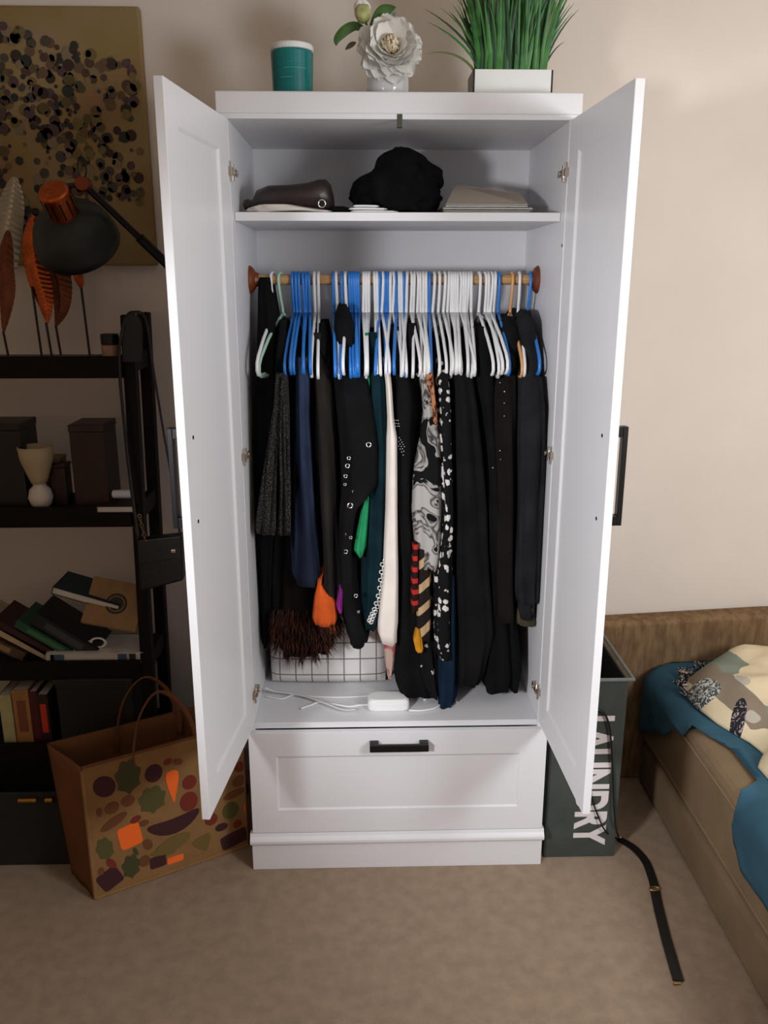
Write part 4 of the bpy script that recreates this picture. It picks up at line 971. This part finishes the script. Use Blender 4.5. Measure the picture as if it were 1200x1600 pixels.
# ------------------------------------------------------------------ laundry hamper, right
HX0, HX1, HY0, HY1, HT = .424, .628, .012, .40, .562
r = thing('laundry_hamper', 'slim grey laundry hamper with white lettering beside the wardrobe', 'hamper', ((HX0+HX1)/2, .2, 0))
HG = fab('grey_canvas', (68, 72, 68), var=.1, bump=.4); HD = fab('dark_lining', (30, 27, 26))
def wallbox(name, x0, x1, y0, y1, z0, z1, m, bevel=.002): return MB().box(x0, x1, y0, y1, z0, z1).build(name, m, r, bevel=bevel)
wallbox('front_panel', HX0, HX1, HY0, HY0+.006, .001, HT, HG); wallbox('back_panel', HX0, HX1, HY1-.006, HY1, .001, HT, HG)
wallbox('side_panel', HX0, HX0+.006, HY0+.006, HY1-.006, .001, HT, HG); wallbox('side_panel', HX1-.006, HX1, HY0+.006, HY1-.006, .001, HT, HG)
wallbox('bottom_panel', HX0+.006, HX1-.006, HY0+.006, HY1-.006, .001, .008, HG)
m = MB()
for a in ((HX0+.0065, HX0+.008, HY0+.008, HY1-.008), (HX1-.008, HX1-.0065, HY0+.008, HY1-.008), (HX0+.008, HX1-.008, HY0+.0065, HY0+.008), (HX0+.008, HX1-.008, HY1-.008, HY1-.0065)): m.box(*a, .009, HT-.004)
m.build('lining', HD, r)
wallbox('laundry_fill', HX0+.009, HX1-.009, HY0+.009, HY1-.009, .01, .40, HD, bevel=.02)
RIM = [(HX0, HY0-.004), (HX1+.012, HY0-.004), (HX1+.012, HY1+.004), (HX0, HY1+.004)]
MB().tube([Vector((x, y, HT)) for x, y in RIM+RIM[:1]], .0055, 8, flat=1).build('rim', mat('rim_grey', (104, 110, 104), .6), r)
# lettering, read downwards
cu = bpy.data.curves.new('lettering', 'FONT'); cu.body = 'LAUNDRY'; cu.size = 1; cu.offset = .04; cu.extrude = .004; cu.space_character = 1.02
to = bpy.data.objects.new('lettering', cu); col.objects.link(to)
bpy.context.view_layer.update()
me = bpy.data.meshes.new_from_object(to.evaluated_get(bpy.context.evaluated_depsgraph_get()))
bpy.data.objects.remove(to)
xs = [v.co.x for v in me.vertices]; ys = [v.co.y for v in me.vertices]
x0_, x1_, y0_, y1_ = min(xs), max(xs), min(ys), max(ys)
for v in me.vertices:
    a, b_, c_ = v.co
    v.co = (.505+(b_-y0_)/(y1_-y0_)*.094, HY0-.0003-max(0, c_)*.2, .452-(a-x0_)/(x1_-x0_)*.412)
lt = bpy.data.objects.new('lettering', me); col.objects.link(lt); me.materials.append(mat('white_ink', (214, 206, 204), .8)); adopt(lt, r)

# black strap lying on the carpet and looped over the hamper
r = thing('black_belt', 'thin black belt trailing from the hamper across the carpet', 'belt', (.68, -.1, 0))
def ribbon(pts, wid, th, name, m):
    P = bez(pts, 6); rings = []
    for i, p in enumerate(P):
        tg = (P[min(i+1, len(P)-1)]-P[max(0, i-1)]).normalized(); sd = tg.cross(Vector((0, 0, 1))).normalized(); up = Vector((0, 0, 1))
        rings.append([p-sd*wid/2, p+sd*wid/2, p+sd*wid/2+up*th, p-sd*wid/2+up*th])
    return MB().loft(rings).build(name, m, r, bevel=.0012)
flr = lambda u, v, z=.0006: at(u, v, z, 2)
ribbon([flr(968, 1312), flr(990, 1326), flr(1008, 1346), flr(1018, 1370), flr(1023, 1388)], .024, .004, 'strap', BL_)
ribbon([flr(1023, 1392), flr(1030, 1425), flr(1040, 1465), flr(1050, 1500), flr(1060, 1534)], .026, .005, 'strap', BL_)
p = flr(1023, 1389, .007); MB().torus(p, .014, .0026, Matrix.Diagonal((1, .55, 1)), 16, 6).build('buckle', mat('brass_buckle', (190, 160, 100), .3, metal=1), r, smooth=True)
p = flr(1058, 1537, .004); MB().cyl(p+Vector((-.008, 0, 0)), p+Vector((.008, 0, 0)), .003, 8).build('belt_tip', bpy.data.materials['brass_buckle'], r)
hp = lambda u, v, y=HY0-.009: at(u, v, y)
MB().tube(bez([hp(916, 1116), hp(930, 1109), hp(943, 1113), hp(952, 1135), hp(956, 1180), hp(958, 1240), hp(962, 1290), flr(968, 1312, .003)], 6), .0045, 8, flat=.6).build('loop', BL_, r, smooth=True)
MB().tube(bez([hp(918, 1212), hp(922, 1240), hp(934, 1274), hp(947, 1300), flr(966, 1311, .003)], 6), .0024, 7).build('cord', BL_, r, smooth=True)
MB().cyl(flr(966, 1309, .004), flr(970, 1309, .004), .003, 8).build('stud', SILVER, r)

# ------------------------------------------------------------------ bed, right
BEDX = .805; BZ = .415
BT = fab('tan_upholstery', (122, 102, 79), var=.1, vscale=6, bump=.5); CORD = mat('tan_corduroy', (108, 84, 60), .95, rgb2=(134, 108, 80), vscale=60, stretch=(1, 1, .25), bump=.8, bscale=160, spec=.1)
r = thing('bed', 'low tan upholstered bed with a corduroy headboard against the wall', 'bed', (1.5, -.3, 0))
MB().box(BEDX+.012, 2.25, -1.55, .385, .001, .155).build('base', BT, r, bevel=.02, seg=3)
mo = MB().box(BEDX, 2.25, -1.56, .39, .156, BZ).build('mattress', BT, r, bevel=.045, seg=5)
for z in (.372, .205): MB().tube([(BEDX-.0005, -1.5, z), (BEDX-.0005, .33, z), (BEDX+.01, .365, z), (BEDX+.05, .3895, z), (2.2, .3905, z)], .0035, 7).build('piping', BT, mo, smooth=True)
m = MB(); rings = []
for x, zt in ((.655, .548), (.67, .556), (1.2, .582), (2.2, .60)):
    rings.append([Vector((x, .402, .001)), Vector((x, .487, .001)), Vector((x, .487, zt-.01)), Vector((x, .475, zt)), Vector((x, .425, zt)), Vector((x, .408, zt-.012))])
m.loft(rings).build('headboard', CORD, r, bevel=.006, seg=3)
# fitted sheet: top sheet plus a side drop whose lower hem rides up between the corners
SHEET = fab('blue_sheet', (50, 82, 98), var=.12, vscale=8, bump=.15, bscale=60)
def zhem(y):
    pts = [(-1.6, .28), (-.55, .27), (-.40, .265), (-.34, .30), (-.295, BZ-.035), (-.06, BZ-.02), (.06, .375), (.17, .30), (.28, .245), (.37, .195), (.42, .18)]
    for a, b_ in zip(pts, pts[1:]):
        if a[0] <= y <= b_[0]:
            t = (y-a[0])/(b_[0]-a[0]); t = t*t*(3-2*t); return a[1]+(b_[1]-a[1])*t
    return .2
m = MB(); rows = []; ny = 110
for i in range(ny+1):
    y = -1.57+1.968*i/ny; zh = zhem(y)
    # the far corner rounds in
    cr = max(0, y-.345)/.05; inx = .045*(1-math.sqrt(max(0, 1-min(1, cr)**2)))
    row = []
    prof = [(2.26, BZ+.006), (1.6, BZ+.007), (1.1, BZ+.008), (.90, BZ+.008), (BEDX+.05, BZ+.006), (BEDX+.025, BZ-.001), (BEDX+.006, BZ-.016), (BEDX-.004, BZ-.034)]
    for k in range(8):
        t = (k+1)/8; z_ = (BZ-.034)*(1-t)+min(zh, BZ-.036)*t; prof.append((BEDX-.006-.004*t*(1 if zh < .36 else 0), z_))
    xs = BEDX+.065*max(0, min(1, (.02-y)/.14))*max(0, min(1, (y+.305)/.035))
    if xs > BEDX+.001: prof = [(max(x, xs+.002*k), z_) if x >= xs else (xs, BZ+.005) for k, (x, z_) in enumerate(prof)]
    for x, z_ in prof:
        w_ = .0045*noise.noise(Vector((x*9, y*9, z_*14)))+.004*noise.noise(Vector((x*3+y*16, y*4-z_*22, 3)))
        if x < 1: x += inx-abs(w_) if z_ < BZ-.02 else inx
        row.append(Vector((x, y, z_+(w_+.004 if z_ >= BZ else 0))))
    rows.append(row)
m.loft(rows, cap=False, closed=False)
o = m.build('fitted_sheet', SHEET, None, smooth=True); md = o.modifiers.new('solid', 'SOLIDIFY'); md.thickness = .0015; md.offset = 1
tag(o, 'teal blue fitted sheet slipping off the bed corner', 'sheet')
# comforter
N = NT('comforter_print'); b = N.b; b.inputs['Roughness'].default_value = .9; b.inputs['Specular IOR Level'].default_value = .2
tc = N.n('ShaderNodeTexCoord'); mp = N.n('ShaderNodeMapping'); mp.inputs['Scale'].default_value = (1, .55, 1); mp.inputs['Rotation'].default_value = (0, 0, .7); N.l(tc.outputs['Object'], mp.inputs[0])
nz = N.n('ShaderNodeTexNoise'); nz.inputs['Scale'].default_value = 6; N.l(mp.outputs[0], nz.inputs['Vector'])
mixv = N.n('ShaderNodeVectorMath', operation='MULTIPLY_ADD'); N.l(nz.outputs[1], mixv.inputs[0]); mixv.inputs[1].default_value = (.12, .12, .12); N.l(mp.outputs[0], mixv.inputs[2])
vo = N.n('ShaderNodeTexVoronoi'); vo.inputs['Scale'].default_value = 9; N.l(mixv.outputs[0], vo.inputs['Vector'])
sx = N.n('ShaderNodeSeparateColor'); N.l(vo.outputs['Color'], sx.inputs[0])
rp = N.n('ShaderNodeValToRGB'); rp.color_ramp.interpolation = 'CONSTANT'; e = rp.color_ramp.elements
e[0].position = 0; e[0].color = lin((206, 190, 158))+(1,); e[1].position = .60; e[1].color = lin((150, 146, 142))+(1,)
for ps, c_ in ((.74, (122, 130, 116)), (.84, (172, 164, 150)), (.94, (130, 116, 100))): x = e.new(ps); x.color = lin(c_)+(1,)
N.l(sx.outputs[0], rp.inputs[0])
prev = rp.outputs[0]
def patch(prev, cx, cy, ax_, ay_, rot, dark, light, thr):
    mq = N.n('ShaderNodeMapping'); mq.vector_type = 'TEXTURE'; mq.inputs['Location'].default_value = (cx, cy, 0); mq.inputs['Rotation'].default_value = (0, 0, rot); mq.inputs['Scale'].default_value = (ax_, ay_, 1e3)
    N.l(tc.outputs['Object'], mq.inputs[0]); ln = N.n('ShaderNodeVectorMath', operation='LENGTH'); N.l(mq.outputs[0], ln.inputs[0])
    ls = N.n('ShaderNodeMath', operation='LESS_THAN'); N.l(ln.outputs['Value'], ls.inputs[0]); ls.inputs[1].default_value = 1
    n3 = N.n('ShaderNodeTexNoise'); n3.inputs['Scale'].default_value = 55; n3.inputs['Distortion'].default_value = 2.5; N.l(tc.outputs['Object'], n3.inputs['Vector'])
    r3 = N.n('ShaderNodeValToRGB'); r3.color_ramp.elements[0].position = thr; r3.color_ramp.elements[0].color = lin(dark)+(1,); r3.color_ramp.elements[1].position = thr+.03; r3.color_ramp.elements[1].color = lin(light)+(1,)
    N.l(n3.outputs[0], r3.inputs[0])
    mxx = N.n('ShaderNodeMix'); mxx.data_type = 'RGBA'; N.l(ls.outputs[0], mxx.inputs['Factor']); N.l(prev, mxx.inputs['A']); N.l(r3.outputs[0], mxx.inputs['B'])
    return mxx.outputs['Result']
q1 = at(1092, 1055, .52, 2); q2 = at(1157, 1095, .52, 2)
prev = patch(prev, q1.x, q1.y, .062, .045, -.5, (70, 78, 78), (196, 194, 186), .5)
prev = patch(prev, q2.x, q2.y, .018, .05, -.5, (36, 32, 38), (150, 140, 140), .56)
N.l(prev, b.inputs['Base Color'])
def xedge(y):
    pts = [(-1.5, .95), (-.40, .935), (-.30, .905), (-.22, .90), (-.16, .945), (-.1, .93), (0, .885), (.1, .86), (.18, .862), (.25, .90), (.30, .97), (.34, 1.06), (.385, 1.16)]
    for a, c_ in zip(pts, pts[1:]):
        if a[0] <= y <= c_[0]: return a[1]+(c_[1]-a[1])*(y-a[0])/(c_[0]-a[0])
    return 1.2
m = MB(); rows = []; ny, nx = 90, 46
for i in range(ny+1):
    y = -1.45+1.81*i/ny; xe = xedge(y); row = []
    for j in range(nx+1):
        t = (j/nx)**1.5; x = xe+(2.2-xe)*t
        d = min(x-xe, .9); dy = .36-y
        rise = (1-math.exp(-d/.045))*(1-math.exp(-max(0, dy)/.035))
        hgt = .075+.055*noise.noise(Vector((x*4.5, y*4.5, 1)))+.03*noise.noise(Vector((x*10, y*10, 5)))+.012*noise.noise(Vector((x*22, y*22, 9)))+.04*max(0, min(1, (x-.95)/.4))
        row.append(Vector((x, y, BZ+.012+rise*max(.02, hgt))))
    rows.append(row)
m.loft(rows, cap=False, closed=False)
# underside closes the shell
r = thing('comforter', 'cream comforter printed with grey leaves, bunched on the bed', 'comforter', (1.4, -.3, BZ))
o = m.build('cover', N.m, r, smooth=True); md = o.modifiers.new('solid', 'SOLIDIFY'); md.thickness = .012; md.offset = -1
tr = MB(); rg = random.Random(9)
for i in range(70):
    y = .02+.34*i/69; x = xedge(min(.36, y))
    if y < .12: continue
    p = Vector((x-.006+rg.uniform(-.006, .006), y+.012, BZ+.018+rg.uniform(0, .022)))
    d = Vector((rg.uniform(-1, .2), rg.uniform(.2, 1), rg.uniform(.2, 1))).normalized()*rg.uniform(.014, .03); sd = Vector((rg.uniform(-1, 1), rg.uniform(-1, 1), .2)).normalized()*.008
    tr.add([p-sd, p+sd, p+d+sd*.6, p+d-sd*.6, p-sd+Vector((0, 0, -.002)), p+sd+Vector((0, 0, -.002))], [(0, 1, 2, 3), (4, 5, 2, 3), (0, 1, 5, 4)])
o = tr.build('ruffle_trim', print_mat('ruffle_print', (22, 20, 22), (176, 164, 158), 60, .52, .57), r); o['kind'] = 'stuff'
